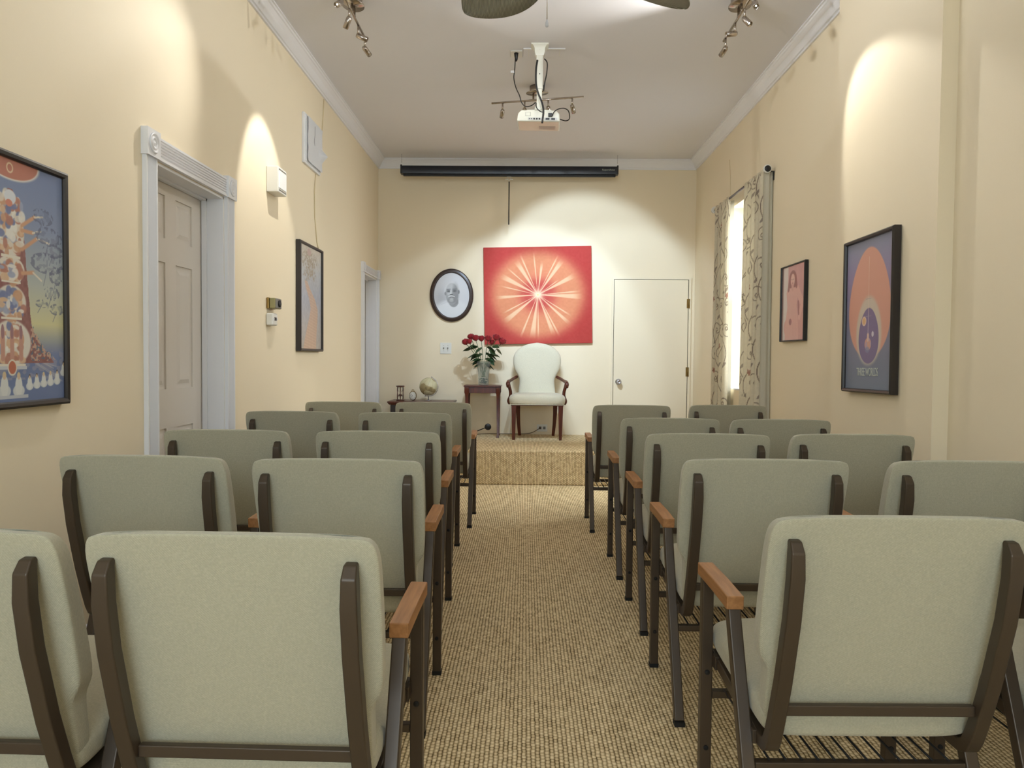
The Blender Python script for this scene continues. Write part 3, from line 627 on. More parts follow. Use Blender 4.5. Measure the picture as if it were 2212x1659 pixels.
MB().box(-.585, .585, -.030, 0, 0, 1.05).build('stretched_canvas', mat('red_canvas_edge', (180, 60, 54), .8), pt, bevel=.003)
canvas('painted_face', 'canvas', pt, (-.583, -.0306, .002), (1.166, 0, 0), (0, 0, 1.046), 420, 380, burst)
# oval portrait
def man(u, v):
    x = u-.5; y = v-.5; A = 1.18
    img = np.tile(np.array([[208., 208, 212]]), (len(u), 1)); sh = np.exp(-(((u-.22)/.2)**2+((v-.42)/.22)**2)); img = over(img, sh*.55, (150, 150, 154))
    img = over(img, ell(u, v, .5, .10, .50, .30, .2)*(v < .40), (216, 217, 220)); img = over(img, seg(u, v, .20, .30, .45, .38, .006, A)*.4, (170, 170, 174))
    img = over(img, ell(u, v, .55, .36, .13, .12, .12), (138, 138, 140)); img = over(img, ell(u, v, .51, .60, .205, .20, .08), (212, 212, 214)); img = over(img, ell(u, v, .51, .53, .175, .235, .06), (162, 162, 164)); img = over(img, ell(u, v, .47, .66, .14, .13, .5)*.7, (202, 202, 204)); img = over(img, ell(u, v, .50, .385, .12, .07, .4)*.5, (120, 120, 122))
    img = over(img, ell(u, v, .61, .54, .09, .20, .5)*.6, (122, 122, 124)); img = over(img, ell(u, v, .43, .53, .05, .03, .5)*.6, (200, 200, 202)); img = over(img, ell(u, v, .33, .54, .025, .04, .2), (140, 140, 142)); img = over(img, ell(u, v, .70, .57, .025, .045, .2), (120, 120, 122))
    for cx in (.42, .585):
        img = over(img, ell(u, v, cx, .595, .062, .034, .5)*.7, (110, 110, 112)); img = over(img, ell(u, v, cx, .592, .036, .009, .4), (58, 58, 60)); img = over(img, seg(u, v, cx-.05, .632, cx+.05, .636, .009, A, .6)*.8, (96, 96, 98))
    img = over(img, seg(u, v, .485, .60, .48, .53, .016, A, .5), (206, 206, 206)); img = over(img, ell(u, v, .495, .515, .045, .014, .4), (80, 80, 82))
    img = over(img, seg(u, v, .415, .470, .48, .488, .013, A, .6)*.8, (222, 222, 222)); img = over(img, seg(u, v, .50, .488, .575, .470, .013, A, .6)*.8, (222, 222, 222)); img = over(img, seg(u, v, .45, .458, .55, .458, .007, A, .5), (96, 96, 98)); img = over(img, ell(u, v, .50, .425, .05, .025, .5)*.5, (192, 192, 194))
    img = over(img, ell(u, v, .49, .39, .06, .035, .4)*.6, (188, 188, 188)); img = over(img, seg(u, v, .42, .30, .55, .26, .006, A)*.5, (160, 160, 162)); img = over(img, seg(u, v, .55, .26, .70, .33, .006, A)*.5, (160, 160, 162))
    return img
ov = empty('oval_portrait', (-.812, D-.003, 1.82), 'oval dark-framed black and white portrait of a man with white moustache', 'picture'); ov.rotation_euler = (0, R(-2), 0)
a_, b_ = .238, .288; pr = [(0, 0), (0, .018), (.012, .030), (.030, .022), (.036, .028), (.042, .016), (.046, .006), (.046, 0)]
MB().rings([[Vector(((a_-d)*math.cos(t), -h, (b_-d)*math.sin(t))) for d, h in pr] for t in [2*PI*i/72 for i in range(72)]], closed=True).build('oval_frame', 'oval', ov)
n1, n2 = 140, 60
uu, vv = np.meshgrid(np.linspace(0, 2*PI, n1), np.linspace(0.001, 1, n2)); Px = (a_-.043)*vv*np.cos(uu); Pz = (b_-.043)*vv*np.sin(uu)
paint_mesh('oval_photo', 'portr', ov, np.stack([Px.ravel(), np.full(Px.size, -.007), Pz.ravel()], 1), (.5+Px/(2*(a_-.04))).ravel(), (.5+Pz/(2*(b_-.04))).ravel(), n1, n2, man)

# ---------------------------------------------------------------- wall devices
ch = empty('door_chime', (XL, 4.84, 2.17), 'cream box with grooved cover, high on the left wall in the light pool', 'door chime')
MB().box(0, .075, -.085, .085, -.005, .155).build('chime_body', 'white', ch, bevel=.006)
MB().box(.0745, .079, -.070, .070, .022, .128).build('chime_cover', mat('bright_white_plastic', (240, 240, 238), .4), ch, bevel=.003)
MB().box(.0748, .0765, -.070, .070, .008, .014).box(.0748, .0765, -.070, .070, .136, .142).build('chime_groove', 'grey', ch)
th = empty('thermostat', (XL, 4.815, 1.44), 'small square thermostat with dark face on the left wall', 'thermostat')
MB().box(0, .018, -.065, .065, 0, .070).build('mount_plate', 'brass', th, bevel=.004)
MB().box(.018, .055, -.060, .060, .002, .068).build('thermostat_body', mat('khaki_plastic', (150, 142, 96), .4), th, bevel=.006)
MB().box(.0545, .0575, -.056, .056, .005, .065).build('thermostat_face', 'grey', th, bevel=.002)
MB().lathe([(.022, .0575), (.022, .064), (.016, .068), (.0001, .068)], (0, .01, .035), 'x', 20).build('dial', 'black', th)
tm = empty('wall_timer', (XL, 4.79, 1.335), 'small white control with tiny display, directly under the thermostat', 'thermostat')
MB().box(0, .045, -.048, .048, 0, .078).build('timer_body', 'white', tm, bevel=.01)
MB().box(.0445, .047, -.018, .018, .032, .052).build('display', 'black', tm)
for dy in (-.03, .03): MB().box(.0445, .048, dy-.006, dy+.006, .036, .046).build('button', 'paper', tm)
vt = empty('wall_vent', (XL, 5.73, 2.54), 'white ventilation grille covered with creased paper, high on the left wall', 'vent')
MB().box(0, .018, -.215, .215, 0, .36).build('vent_frame', 'trim', vt, bevel=.003)
sl = MB()
for i in range(20): sl.box(.018, .026, -.200+i*.02, -.192+i*.02, .015, .345)
sl.build('vent_slats', 'trim', vt)
nu, nv = 30, 30; U, V = np.meshgrid(np.linspace(0, 1, nu), np.linspace(0, 1, nv)); r = np.random.RandomState(2)
PX = .030+.006*vnoise(U.ravel(), V.ravel(), 7, 6).reshape(U.shape)+.045*np.clip((U-.72)/.28, 0, 1)*np.clip(1-np.abs(V-.38)/.16, 0, 1); PY = -.17+.38*U+.012*(V-.5); PZ = .02+.325*V
paint_mesh('torn_paper', 'art2', vt, np.stack([PX.ravel(), PY.ravel(), PZ.ravel()], 1), U.ravel(), V.ravel(), nu, nv, lambda a, b: np.tile(np.array([[214., 214, 216]]), (len(a), 1))*(1-.4*((np.abs(a-.45) < .012) & (b > .45) & (b < .9)))[:, None], True)
tag(MB().tube([(XL+.004, 5.86, 2.535), (XL+.004, 5.83, 2.40), (XL+.004, 5.84, 2.2), (XL+.004, 5.90, 2.02), (XL+.004, 5.95, 1.97)], .004, 8).build('wall_cable', mat('painted_cable', (226, 208, 168), .7)), 'thin cream cable running down the wall below the vent', 'cable')
tag(MB().tube([(XL+.004, 5.95, 2.58), (XL+.004, 6.02, 2.8), (XL+.004, 6.08, 3.05), (XL+.004, 6.10, 3.18)], .004, 8).build('wall_cable', bpy.data.materials['painted_cable']), 'thin cream cable rising from the vent to the crown moulding', 'cable')
sw = empty('light_switch', (-.873, D, 1.18), 'white double light switch plate on the back wall', 'switch')
MB().box(-.062, .062, -.006, 0, 0, .122).build('switch_plate', 'white', sw, bevel=.003)
for x in (-.023, .023): MB().box(x-.005, x+.005, -.02, -.005, .055, .072).box(x-.003, x+.003, -.0075, -.005, .088, .094).box(x-.003, x+.003, -.0075, -.005, .030, .036).build('toggle', 'grey', sw, bevel=.002)
ol = empty('wall_outlet', (.19, D, .34), 'white power outlet low on the back wall behind the cream armchair', 'outlet')
MB().box(-.057, .057, -.006, 0, 0, .078).build('outlet_plate', 'white', ol, bevel=.003)
for x in (-.022, .024): MB().box(x-.014, x+.014, -.008, -.005, .024, .054).build('socket', 'grey', ol, bevel=.002)

# ---------------------------------------------------------------- projection screen
sc = empty('projection_screen', (-.19, 8.12, 3.10), 'long black rolled-up projection screen hanging near the back wall', 'screen')
pr = [(-.036, -.028), (-.040, .0), (-.040, .045), (-.034, .056), (.034, .056), (.040, .045), (.040, -.028)]
MB().loft(pr, [lambda a, b: Vector((-1.135, a, b)), lambda a, b: Vector((1.135, a, b))]).build('screen_housing', 'screen', sc, bevel=.003)
for s in (-1, 1): MB().box(s*1.137-.008, s*1.137+.008, -.044, .044, -.03, .066).build('end_cap', 'black', sc, bevel=.006)
MB().box(-1.118, 1.118, -.014, .014, -.048, -.028).build('screen_bar', 'black', sc, bevel=.003)
for s in (-1, 1):
    MB().tube([(s*1.137, 0, .062), (s*1.137, .012, .078), (s*1.137, 0, .094), (s*1.137, -.012, .078)], .0025, 6, True).tube([(s*1.137, 0, .092), (s*1.137, 0, .183)], .0018, 6).build('hanging_chain', 'silver', sc)
textmesh('screen_logo', 'Supershow', .030, 'letter', sc, Matrix.Translation((1.04, -.0412, .018)) @ Matrix(((1, 0, 0, 0), (0, 0, -1, 0), (0, 1, 0, 0), (0, 0, 0, 1))) @ Matrix.Diagonal((1., .8, 1, 1)))
pk = empty('screen_pull_cord', (-.19, 8.12, 2.55), 'black pull cord with white handle hanging under the projection screen', 'pull cord')
MB().tube([(0, 0, 0), (0, 0, .45)], .006, 8).build('cord', 'cable', pk)
MB().tube([(-.04, 0, .468), (-.03, 0, .476), (-.012, 0, .474), (0, 0, .46), (.012, 0, .474), (.03, 0, .476), (.04, 0, .468)], .0045, 8).tube([(-.012, 0, .474), (-.02, 0, .50), (.02, 0, .50), (.012, 0, .474)], .003, 6).build('pull_handle', 'white', pk)

# ---------------------------------------------------------------- projector
MX, MY = .078, 5.34
hp = empty('ceiling_access_plate', (.11, 5.42, ZC), 'white rectangular ceiling plate behind the projector mount', 'ceiling plate')
MB().box(-.145, .145, -.07, .07, -.006, 0).build('plate', 'ceil', hp, bevel=.002)
MB().box(-.11, -.106, -.06, .06, -.008, -.006).box(.106, .11, -.06, .06, -.008, -.006).box(-.145, .145, -.072, -.066, -.010, -.005).build('plate_edge', 'white', hp)
mt = empty('projector_mount', (MX, MY-.03, ZC), 'white pole mount hanging from the ceiling and carrying the projector', 'mount')
b = MB(); b.rings([[Vector((sx*w_, sy*d_, z)) for sx, sy in ((-1, -1), (1, -1), (1, 1), (-1, 1))] for w_, d_, z in ((.060, .05, 0), (.060, .05, -.006), (.046, .045, -.012), (.036, .04, -.03), (.034, .03, -.055), (.028, .024, -.075))], smooth=False)
b.build('ceiling_flange', 'projw', mt, bevel=.002)
MB().box(-.023, .023, -.023, .023, -.30, -.06).build('upper_pole', 'projw', mt, bevel=.004)
MB().box(-.018, .018, -.018, .018, -.425, -.29).build('lower_pole', 'projw', mt, bevel=.004)
MB().box(-.03, .03, -.03, .03, -.445, -.42).box(-.085, -.02, -.012, .012, -.455, -.437).box(.02, .085, -.012, .012, -.455, -.437).box(-.085, -.068, -.02, .16, -.457, -.44).box(.068, .085, -.02, .16, -.457, -.44).build('mount_bracket', 'projw', mt, bevel=.003)
MB().lathe([(.0001, -.036), (.006, -.036), (.006, -.03), (.0001, -.03)], (0, 0, -.035), 'y', 10).lathe([(.0001, -.027), (.004, -.027), (.004, -.022), (.0001, -.022)], (.0, 0, -.20), 'y', 10).build('bolt', 'grey', mt)
pj = empty('projector', (MX-.005, MY-.09, 2.752), 'white ceiling projector with black cables plugged in its back', 'projector', rz=R(-1))
pj.rotation_euler = (R(2), R(1.2), R(-2))
b = MB(); b.rings([[Vector((x*w_, y0_+(y1_-y0_)*(y+1)/2, z)) for x, y in ((-1, -1), (1, -1), (1, 1), (-1, 1))] for w_, y0_, y1_, z in ((.143, 0, .25, 0), (.146, -.002, .252, .01), (.140, 0, .25, .055), (.118, .006, .244, .078))], smooth=False)
b.build('projector_body', 'projw', pj, bevel=.008, seg=3)
pt_ = MB(); pt_.box(-.072, .128, -.0035, .0, .008, .026); pt_.build('port_panel', mat('port_panel_grey', (196, 196, 192), .4), pj)
pp = MB()
for x, r_ in ((-.062, .003), (-.048, .003), (-.030, .0055), (-.012, .0055), (.006, .0055)): pp.lathe([(.0001, -.006), (r_, -.006), (r_, -.003), (.0001, -.003)], (x, 0, .017), 'y', 12)
pp.box(.048, .074, -.006, -.003, .011, .023).box(.086, .112, -.006, -.003, .011, .023)
pp.build('ports', 'black', pj)
MB().box(.065, .092, -.012, .002, .032, .055).build('power_plug', 'black', pj, bevel=.002)
MB().box(-.090, -.055, -.001, .001, .035, .062).build('vent_panel', 'grey', pj); MB().box(-.088, -.057, -.0022, .001, .037, .060).build('vent_cover', 'projw', pj)
MB().box(.0, .115, .12, .20, -.0015, .0).build('base_label', mat('label_grey', (176, 168, 160), .4), pj)
MB().lathe([(.030, .25), (.030, .262), (.024, .264), (.0001, .258)], (.06, 0, .042), 'y', 20).build('lens', 'black', pj)
def smoothp(pts, k=6):
    pts = [Vector(p) for p in pts]; out = []
    for i in range(len(pts)-1):
        p0 = pts[max(i-1, 0)]; p1 = pts[i]; p2 = pts[i+1]; p3_ = pts[min(i+2, len(pts)-1)]
        for t in [j/k for j in range(k)]:
            out.append(.5*((2*p1)+(p2-p0)*t+(2*p0-5*p1+4*p2-p3_)*t*t+(-p0+3*p1-3*p2+p3_)*t**3))
    return out+[pts[-1]]
def cablep(pl, Y, name, label, r=.0035, mt_='cable', cat='cable'):
    return tag(MB().tube(smoothp([at(x, y, Y if not isinstance(Y, (list, tuple)) else Y[i]) for i, (x, y) in enumerate(pl)]), r, 8).build(name, mt_), label, cat)
co_ = empty('ceiling_outlet', (-.085, 5.45, ZC), 'small white ceiling outlet with a black plug, left of the projector mount', 'outlet')
MB().box(-.04, .04, -.055, .055, -.006, 0).build('outlet_plate', 'white', co_, bevel=.002)
MB().lathe([(.016, -.006), (.014, -.02), (.010, -.05), (.005, -.062)], (0, -.02, 0), 'z', 14).build('plug', 'black', co_)
cablep([(1113, 128), (1112, 150), (1110, 168), (1114, 188), (1122, 206), (1127, 222), (1136, 230), (1148, 228), (1157, 221)], [5.42, 5.40, 5.38, 5.36, 5.34, 5.33, 5.32, 5.31, 5.30], 'power_cable', 'black power cable looping from the ceiling outlet down to the projector pole')
cablep([(1161, 130), (1158, 150), (1158, 180), (1162, 200), (1170, 220), (1174, 240), (1171, 266)], [5.27, 5.265, 5.26, 5.25, 5.24, 5.225, 5.22], 'video_cable', 'thick black cable curving in front of the mount into the projector back', .0065)
cablep([(1176, 127), (1182, 136), (1181, 158), (1177, 178), (1174, 196)], 5.34, 'video_cable', 'black cable arching out on the right side of the mount pole', .004)
cablep([(1193, 251), (1196, 243), (1205, 236), (1218, 234), (1228, 240), (1230, 256), (1222, 261), (1208, 257)], [5.23, 5.22, 5.22, 5.23, 5.25, 5.28, 5.30, 5.32], 'power_cable', 'black cable loop standing out on the right of the projector', .0035)
cablep([(1158, 222), (1159, 232), (1166, 240), (1175, 243)], [5.27, 5.26, 5.25, 5.25], 'power_cable', 'short black cable curving round the foot of the mount pole', .0035)
tag(MB().box(-.012, .012, -.001, .001, -.008, .008).build('cable_tag', 'paper', loc=at(1107, 155, 5.385)), 'tiny white paper tag on the hanging power cable', 'tag')

# ---------------------------------------------------------------- track lights
WARM = (1, .985, .93); COOL = (.62, .80, 1)
def track(loc, rz, label, heads, tint=WARM):
    """heads: (offset along bar, aim point or None, lit, watts, cone degrees)"""
    o = empty('track_light', loc, label, 'track light', rz=rz, group='nickel ceiling track lights')
    MB().lathe([(.0001, 0), (.06, 0), (.06, -.045), (.056, -.05)], (0, 0, 0), 'z', 28, sx=.9).lathe([(.062, -.048), (.088, -.05), (.088, -.054), (.0001, -.056)], (0, 0, 0), 'z', 32, sx=.75, sy=1.).build('canopy', 'nickel', o)
    for s in (-1, 1): MB().lathe([(.008, -.054), (.008, -.10), (.011, -.104), (.0001, -.106)], (0, s*.03, 0), 'z', 12).build('screw', 'nickel', o)
    zb = -.107
    MB().tube([(0, -.37, zb), (0, .37, zb)], .0075, 12).build('rail', 'nickel', o)
    Rz = Matrix.Rotation(-rz, 3, 'Z')
    for off, aim, lit, watts, cone in heads:
        h = empty('lamp_head', (0, off, zb), None, None); del_keys(h); h.parent = o
        MB().tube([(0, 0, .004), (0, 0, -.065)], .0065, 10).build('stem', 'nickel', h)
        piv = Vector((0, 0, -.065)); base = Vector(loc)+Matrix.Rotation(rz, 3, 'Z') @ (Vector((0, off, zb))+piv)
        dirw = (Vector(aim)-base).normalized(); dl = Rz @ dirw
        q = dl.to_track_quat('Z', 'Y').to_matrix()
        MB().lathe([(.0001, -.012), (.013, -.010), (.0165, 0), (.0165, .060), (.0145, .061), (.0135, .050)], piv, 'z', 20, m=q).build('lamp_shade', 'nickel', h)
        MB().lathe([(.0001, .040), (.0120, .040), (.0120, .045), (.008, .049), (.0001, .051)], piv, 'z', 16, m=q).build('bulb', 'bulb' if lit else 'white', h)
        if lit:
            light('SPOT', 'lamp_beam', base+dirw*.065, Vector(aim), watts, tint, spot_size=R(cone), spot_blend=.35 if cone < 58 else .8, shadow_soft_size=.012)
    return o
def del_keys(o):
    for k in ('label', 'category', 'group'):
        if k in o: del o[k]
track((-1.045, 4.60, ZC), 0, 'nickel track light at the left side of the ceiling', [
    (-.30, (-1.62, 2.15, 1.5), True, 60, 64), (-.10, (-1.45, 4.68, 2.25), True, 52, 52), (.14, (1.83, 5.0, 1.9), True, 34, 90), (.33, (.4, 8.3, 1.5), True, 20, 54)])
track((1.245, 4.60, ZC), 0, 'nickel track light at the right side of the ceiling', [
    (-.30, (.9, 1.6, .6), True, 40, 60), (-.10, (1.60, 4.00, 2.42), True, 33, 56), (.10, (-1.62, 4.0, 2.5), True, 46, 100), (.32, (.2, 8.3, 1.5), True, 20, 54)])
track((.072, 6.10, ZC), R(90-12.3), 'nickel track light in the middle of the ceiling behind the projector', [
    (-.28, (1.1, 8.3, 1.3), True, 74, 56), (-.09, (.62, 8.36, 1.85), True, 145, 54), (.10, (.1, 8.3, 1.45), True, 115, 54), (.28, (-.62, 8.3, 1.2), True, 46, 54)], COOL)

# ---------------------------------------------------------------- ceiling fan
fn = empty('ceiling_fan', (.20, 3.36, ZC), 'ceiling fan with large woven grey-green leaf blades', 'fan')
MB().lathe([(.0001, 0), (.07, 0), (.065, -.03), (.02, -.05)], n=28).build('canopy', 'white', fn)
MB().lathe([(.012, -.04), (.012, -.24)], n=12).build('downrod', 'white', fn)
MB().lathe([(.02, -.23), (.09, -.25), (.13, -.29), (.135, -.36), (.11, -.41), (.05, -.43), (.0001, -.435)], n=32).build('motor', 'white', fn)
for i, a in enumerate((43, 131, 221, 311)):
    ar = R(a)
    n = 44; top = []; bot = []; b = MB(); vs = []; fs = []
    for k in range(n+1):
        t = 1-(1-k/n)**1.5; x = .17+t*.63; w_ = .150*math.sin(PI*min(1, .10+t*.90)**1.25)**.7 if 0 < t < 1 else (.03 if t == 0 else .004)
        for s in (-1, -.5, 0, .5, 1):
            vs.append((x, s*w_, -.365-.02*t+.05*s*w_/.165*0.9+.012*(1-s*s)))
    for k in range(n):
        for j in range(4): fs.append((k*5+j, k*5+j+1, k*5+j+6, k*5+j+5))
    b.add(vs, fs, True); ob = b.build('blade', 'fan', fn)
    so = ob.modifiers.new('solid', 'SOLIDIFY'); so.thickness = .006; ob.rotation_euler = (0, 0, ar)
    MB().tube([(.10, 0, -.37), (.19, 0, -.365)], .012, 8).build('blade_iron', 'white', ob)
MB().lathe([(.0001, -.26), (.04, -.26), (.055, -.235), (.05, -.235), (.036, -.254), (.0001, -.254)], (.13, .24, 0), 'z', 18).tube([(.13, .24, -.26), (.09, .15, -.30)], .008, 8).build('uplight_cup', 'white', fn)
cp = at(1182, 0, 3.30)-Vector((.20, 3.36, ZC)); pe = Vector((cp.x, -.06, 0))
zc_ = (at(1182, 42, 3.30).z-ZC)
MB().tube([(pe.x, pe.y, -.42), (pe.x, pe.y, zc_)], .0022, 6).build('pull_chain', 'silver', fn)
MB().lathe([(.0001, 0), (.003, -.002), (.0075, -.018), (.008, -.026), (.005, -.032), (.0001, -.034)], (pe.x, pe.y, zc_), 'z', 14).build('chain_pull', mat('frosted_pull', (200, 200, 205), .3), fn)

# ---------------------------------------------------------------- stage furniture
ac = empty('stage_chair', (.125, 7.99, SZ), 'cream balloon-back armchair with carved mahogany arms, centre of the stage', 'chair')
# seat faces -y (towards the audience)
rr = []
for z, k in ((.362, .985), (.37, 1.0), (.40, 1.02), (.43, 1.015), (.452, .97), (.466, .86), (.472, .6), (.474, .2)):
    n = 44; ring = []
    for j in range(n):
        a = 2*PI*j/n; c, s = math.cos(a), math.sin(a); x = math.copysign(abs(c)**(2/5), c); y = math.copysign(abs(s)**(2/5), s)
        ring.append((x*k*(.262 if y > 0 else .285)*(1-.0*y), -.02+y*k*.235, z))
    rr.append(ring)
MB().rings(rr).build('seat', 'fab2', ac)
MB().rings([[(x*1.0, y, z) for x, y in ((-.268, -.252), (.268, -.252), (.25, .215), (-.25, .215))] for z in (.350, .363)], smooth=False).build('seat_rail', 'mahog', ac, bevel=.003)
nl = MB(); 
for i in range(44): nl.lathe([(.0001, -.256), (.0035, -.255), (.0045, -.252)], (-.262+i*.0122, 0, .371), 'y', 6)
nl.build('nail_trim', 'brass', ac)
MB().tube([(-.266, -.255, .3625), (.266, -.255, .3625)], .004, 6).build('welting', 'fab2', ac)
# balloon back
out = []; N = 64
def backw(z):
    return np.interp(z, [.44, .52, .57, .61, .65, .69, .74, .81, .86, .91, .95, .98, .992, 1.0], [.200, .191, .185, .187, .203, .228, .249, .258, .251, .224, .178, .115, .070, .01])
zs = [.42]+list(np.linspace(.45, .90, 14))+[.93, .955, .975, .988, .997, 1.0]
for z in zs:
    hw = float(backw(z)); yb = .155+(z-.45)*.12; th = .045*min(1, (1.004-z)/.05)**.5+.012; n = 36; ring = []
    for j in range(n):
        a = 2*PI*j/n; c, s = math.cos(a), math.sin(a)
        ring.append((math.copysign(abs(c)**.75, c)*hw, yb+math.copysign(abs(s)**.6, s)*th*(1.1 if s < 0 else .7), z))
    out.append(ring)
MB().rings(out).build('backrest', 'fab2', ac)
for s in (-1, 1):
    MB().rings([[(s*.238+(x*w_), -.225+y*w_, z) for x, y in ((-1, -1), (1, -1), (1, 1), (-1, 1))] for z, w_ in ((0, .0145), (.355, .025))], smooth=False).build('leg', 'mahog', ac, bevel=.003)
    MB().rings([[(s*(.20-.02*(1-z/.355)**2+0)+(x*w_), .19+.045*(1-z/.355)**1.6+y*w_, z) for x, y in ((-1, -1), (1, -1), (1, 1), (-1, 1))] for z, w_ in ((0, .0155), (.12, .018), (.24, .021), (.355, .024))], smooth=False).build('leg', 'mahog', ac, bevel=.003)
    arm = [(s*.215, .185, .635), (s*.245, .11, .620), (s*.275, .02, .602), (s*.292, -.06, .594), (s*.298, -.13, .590), (s*.300, -.175, .578), (s*.300, -.19, .556), (s*.298, -.18, .54)]
    sup = [(s*.294, -.14, .575), (s*.286, -.135, .53), (s*.276, -.125, .49), (s*.275, -.11, .45), (s*.286, -.10, .415), (s*.292, -.09, .385), (s*.280, -.08, .36)]
    MB().tube(smoothp(arm, 4), [.016]*12+[.019]*8+[.022]*4+[.019]*4+[.012], 12).build('arm', 'mahog', ac)
    MB().tube(smoothp(sup, 4), [.015, .015, .016, .016]+[.017]*12+[.019]*8+[.012], 12).build('arm_support', 'mahog', ac)
st = empty('side_table', (-.445, 8.08, SZ), 'small square mahogany side table holding the vase of roses', 'table')
MB().box(-.195, .195, -.16, .16, .530, .546).build('table_top', 'mahog', st, bevel=.004)
MB().box(-.178, .178, -.145, -.125, .465, .530).box(-.178, .178, .125, .145, .465, .530).box(-.178, -.158, -.125, .125, .465, .53).box(.158, .178, -.125, .125, .465, .53).build('apron', 'mahog', st, bevel=.003)
for sx in (-1, 1):
    for sy in (-1, 1):
        MB().rings([[(sx*.163+x*w_, sy*.130+y*w_, z) for x, y in ((-1, -1), (1, -1), (1, 1), (-1, 1))] for z, w_ in ((0, .016), (.012, .015), (.03, .0095), (.42, .0155), (.455, .018), (.47, .024), (.53, .024))], smooth=False).build('leg', 'mahog', st, bevel=.002)
cs = empty('console_table', (-1.09, 8.11, SZ), 'dark console table behind the left chairs, holding hourglass, clock and globe', 'table')
MB().box(-.345, .345, -.20, .20, .355, .372).rings([[(x*(w_), y*(w_-.145), z) for x, y in ((-1, -1), (1, -1), (1, 1), (-1, 1))] for w_, z in ((.325, .335), (.335, .345), (.34, .356))], smooth=False).build('table_top', 'mahog', cs, bevel=.003)
MB().box(-.315, .315, -.175, .175, .25, .336).build('apron', mat('ebony_wood', (34, 24, 22), .4), cs, bevel=.003)
for sx in (-1, 1):
    for sy in (-1, 1): MB().box(sx*.295-.022, sx*.295+.022, sy*.155-.022, sy*.155+.022, 0, .25).build('leg', bpy.data.materials['ebony_wood'], cs, bevel=.004)
ZT = SZ+.372
hg = empty('hourglass', (-1.33, 8.11, ZT), 'small hourglass with dark wooden ends and posts on the console table', 'hourglass')
MB().lathe([(.0001, 0), (.042, 0), (.046, .005), (.042, .010), (.0001, .010)], n=24).build('base', 'mahog', hg)
MB().lathe([(.0001, .146), (.042, .146), (.048, .152), (.042, .157), (.0001, .157)], n=24).build('top', 'mahog', hg)
for a in (40, 160, 280): MB().lathe([(.004, .01), (.0055, .05), (.0035, .08), (.0055, .11), (.004, .147)], (.034*math.cos(R(a)), .034*math.sin(R(a)), 0), 'z', 10).build('post', 'mahog', hg)
MB().lathe([(.0001, .011), (.020, .012), (.026, .03), (.022, .055), (.004, .078), (.022, .10), (.026, .125), (.020, .144), (.0001, .145)], n=22).build('glass_bulb', 'glass', hg)
ck = empty('desk_clock', (-1.195, 8.11, ZT), 'small pale oval desk clock with ring on top', 'clock')
MB().lathe([(.0001, -.012), (.037, -.012), (.040, 0), (.037, .012), (.0001, .012)], (0, 0, .052), 'y', 32, sy=1.3).build('clock_case', 'brass', ck)
MB().lathe([(.0001, -.014), (.033, -.0135), (.034, -.012)], (0, 0, .052), 'y', 32, sy=1.3).build('clock_dial', 'marble', ck)
tk = MB()
for i in range(12):
    a = 2*PI*i/12; x, z = .026*math.sin(a), .034*math.cos(a)+.052; tk.box(x-.0015, x+.0015, -.0155, -.0135, z-.0025, z+.0025)
tk.box(-.001, .001, -.016, -.0135, .052, .075, Matrix.Translation((0, 0, .052)) @ Matrix.Rotation(R(-50), 4, 'Y') @ Matrix.Translation((0, 0, -.052)))
tk.box(-.001, .001, -.016, -.0135, .052, .07, Matrix.Translation((0, 0, .052)) @ Matrix.Rotation(R(-130), 4, 'Y') @ Matrix.Translation((0, 0, -.052)))
tk.build('clock_hands', 'black', ck)
MB().tube([(.012*math.cos(2*PI*i/14), 0, .108+.008*math.sin(2*PI*i/14)) for i in range(14)], .0025, 6, True).build('clock_ring', 'brass', ck)
gl = empty('desk_globe', (-1.03, 8.11, ZT), 'small cream globe on a metal stand on the console table', 'globe')
def gcol(u, v):
    img = np.tile(np.array([[206., 200, 164]]), (len(u), 1))
    land = (vnoise(u, v*.5, 9, 5) > .56); img = over(img, land*.75, (150, 132, 92)); img = over(img, (vnoise(u, v*.5, 22, 7) > .72)*land*.6, (120, 108, 80))
    img = over(img, (np.mod(u*12, 1) < .03)*.25, (150, 140, 110)); return img
U, V = np.meshgrid(np.linspace(0, 1, 73), np.linspace(0, 1, 37)); lat = (V-.5)*PI; lon = U*2*PI; gr = .096; tl = Matrix.Rotation(R(20), 3, 'Y')
P = np.stack([gr*np.cos(lat)*np.cos(lon), gr*np.cos(lat)*np.sin(lon), gr*np.sin(lat)], -1).reshape(-1, 3) @ np.array(tl).T+np.array([0, 0, .150])
M['globe'] = vcol('glossy_globe', .15)
paint_mesh('globe_ball', 'globe', gl, P, U.ravel(), V.ravel(), 73, 37, gcol, True)
tl4 = lambda a, r_: (r_*math.sin(a), 0, .150+r_*math.cos(a))
MB().tube([tl4(R(20+i*12), .103) for i in range(0, 16)], .003, 8).lathe([(.0001, 0), (.006, .004), (.004, .012), (.0001, .016)], tl4(R(20), .100), 'z', 10).lathe([(.0001, -.014), (.005, -.010), (.005, 0), (.0001, .002)], tl4(R(200), .100), 'z', 10).build('meridian_arm', 'silver', gl)
MB().lathe([(.0001, 0), (.034, 0), (.034, .004), (.012, .010), (.006, .014), (.005, .048), (.0001, .048)], n=24).build('stand', 'silver', gl)

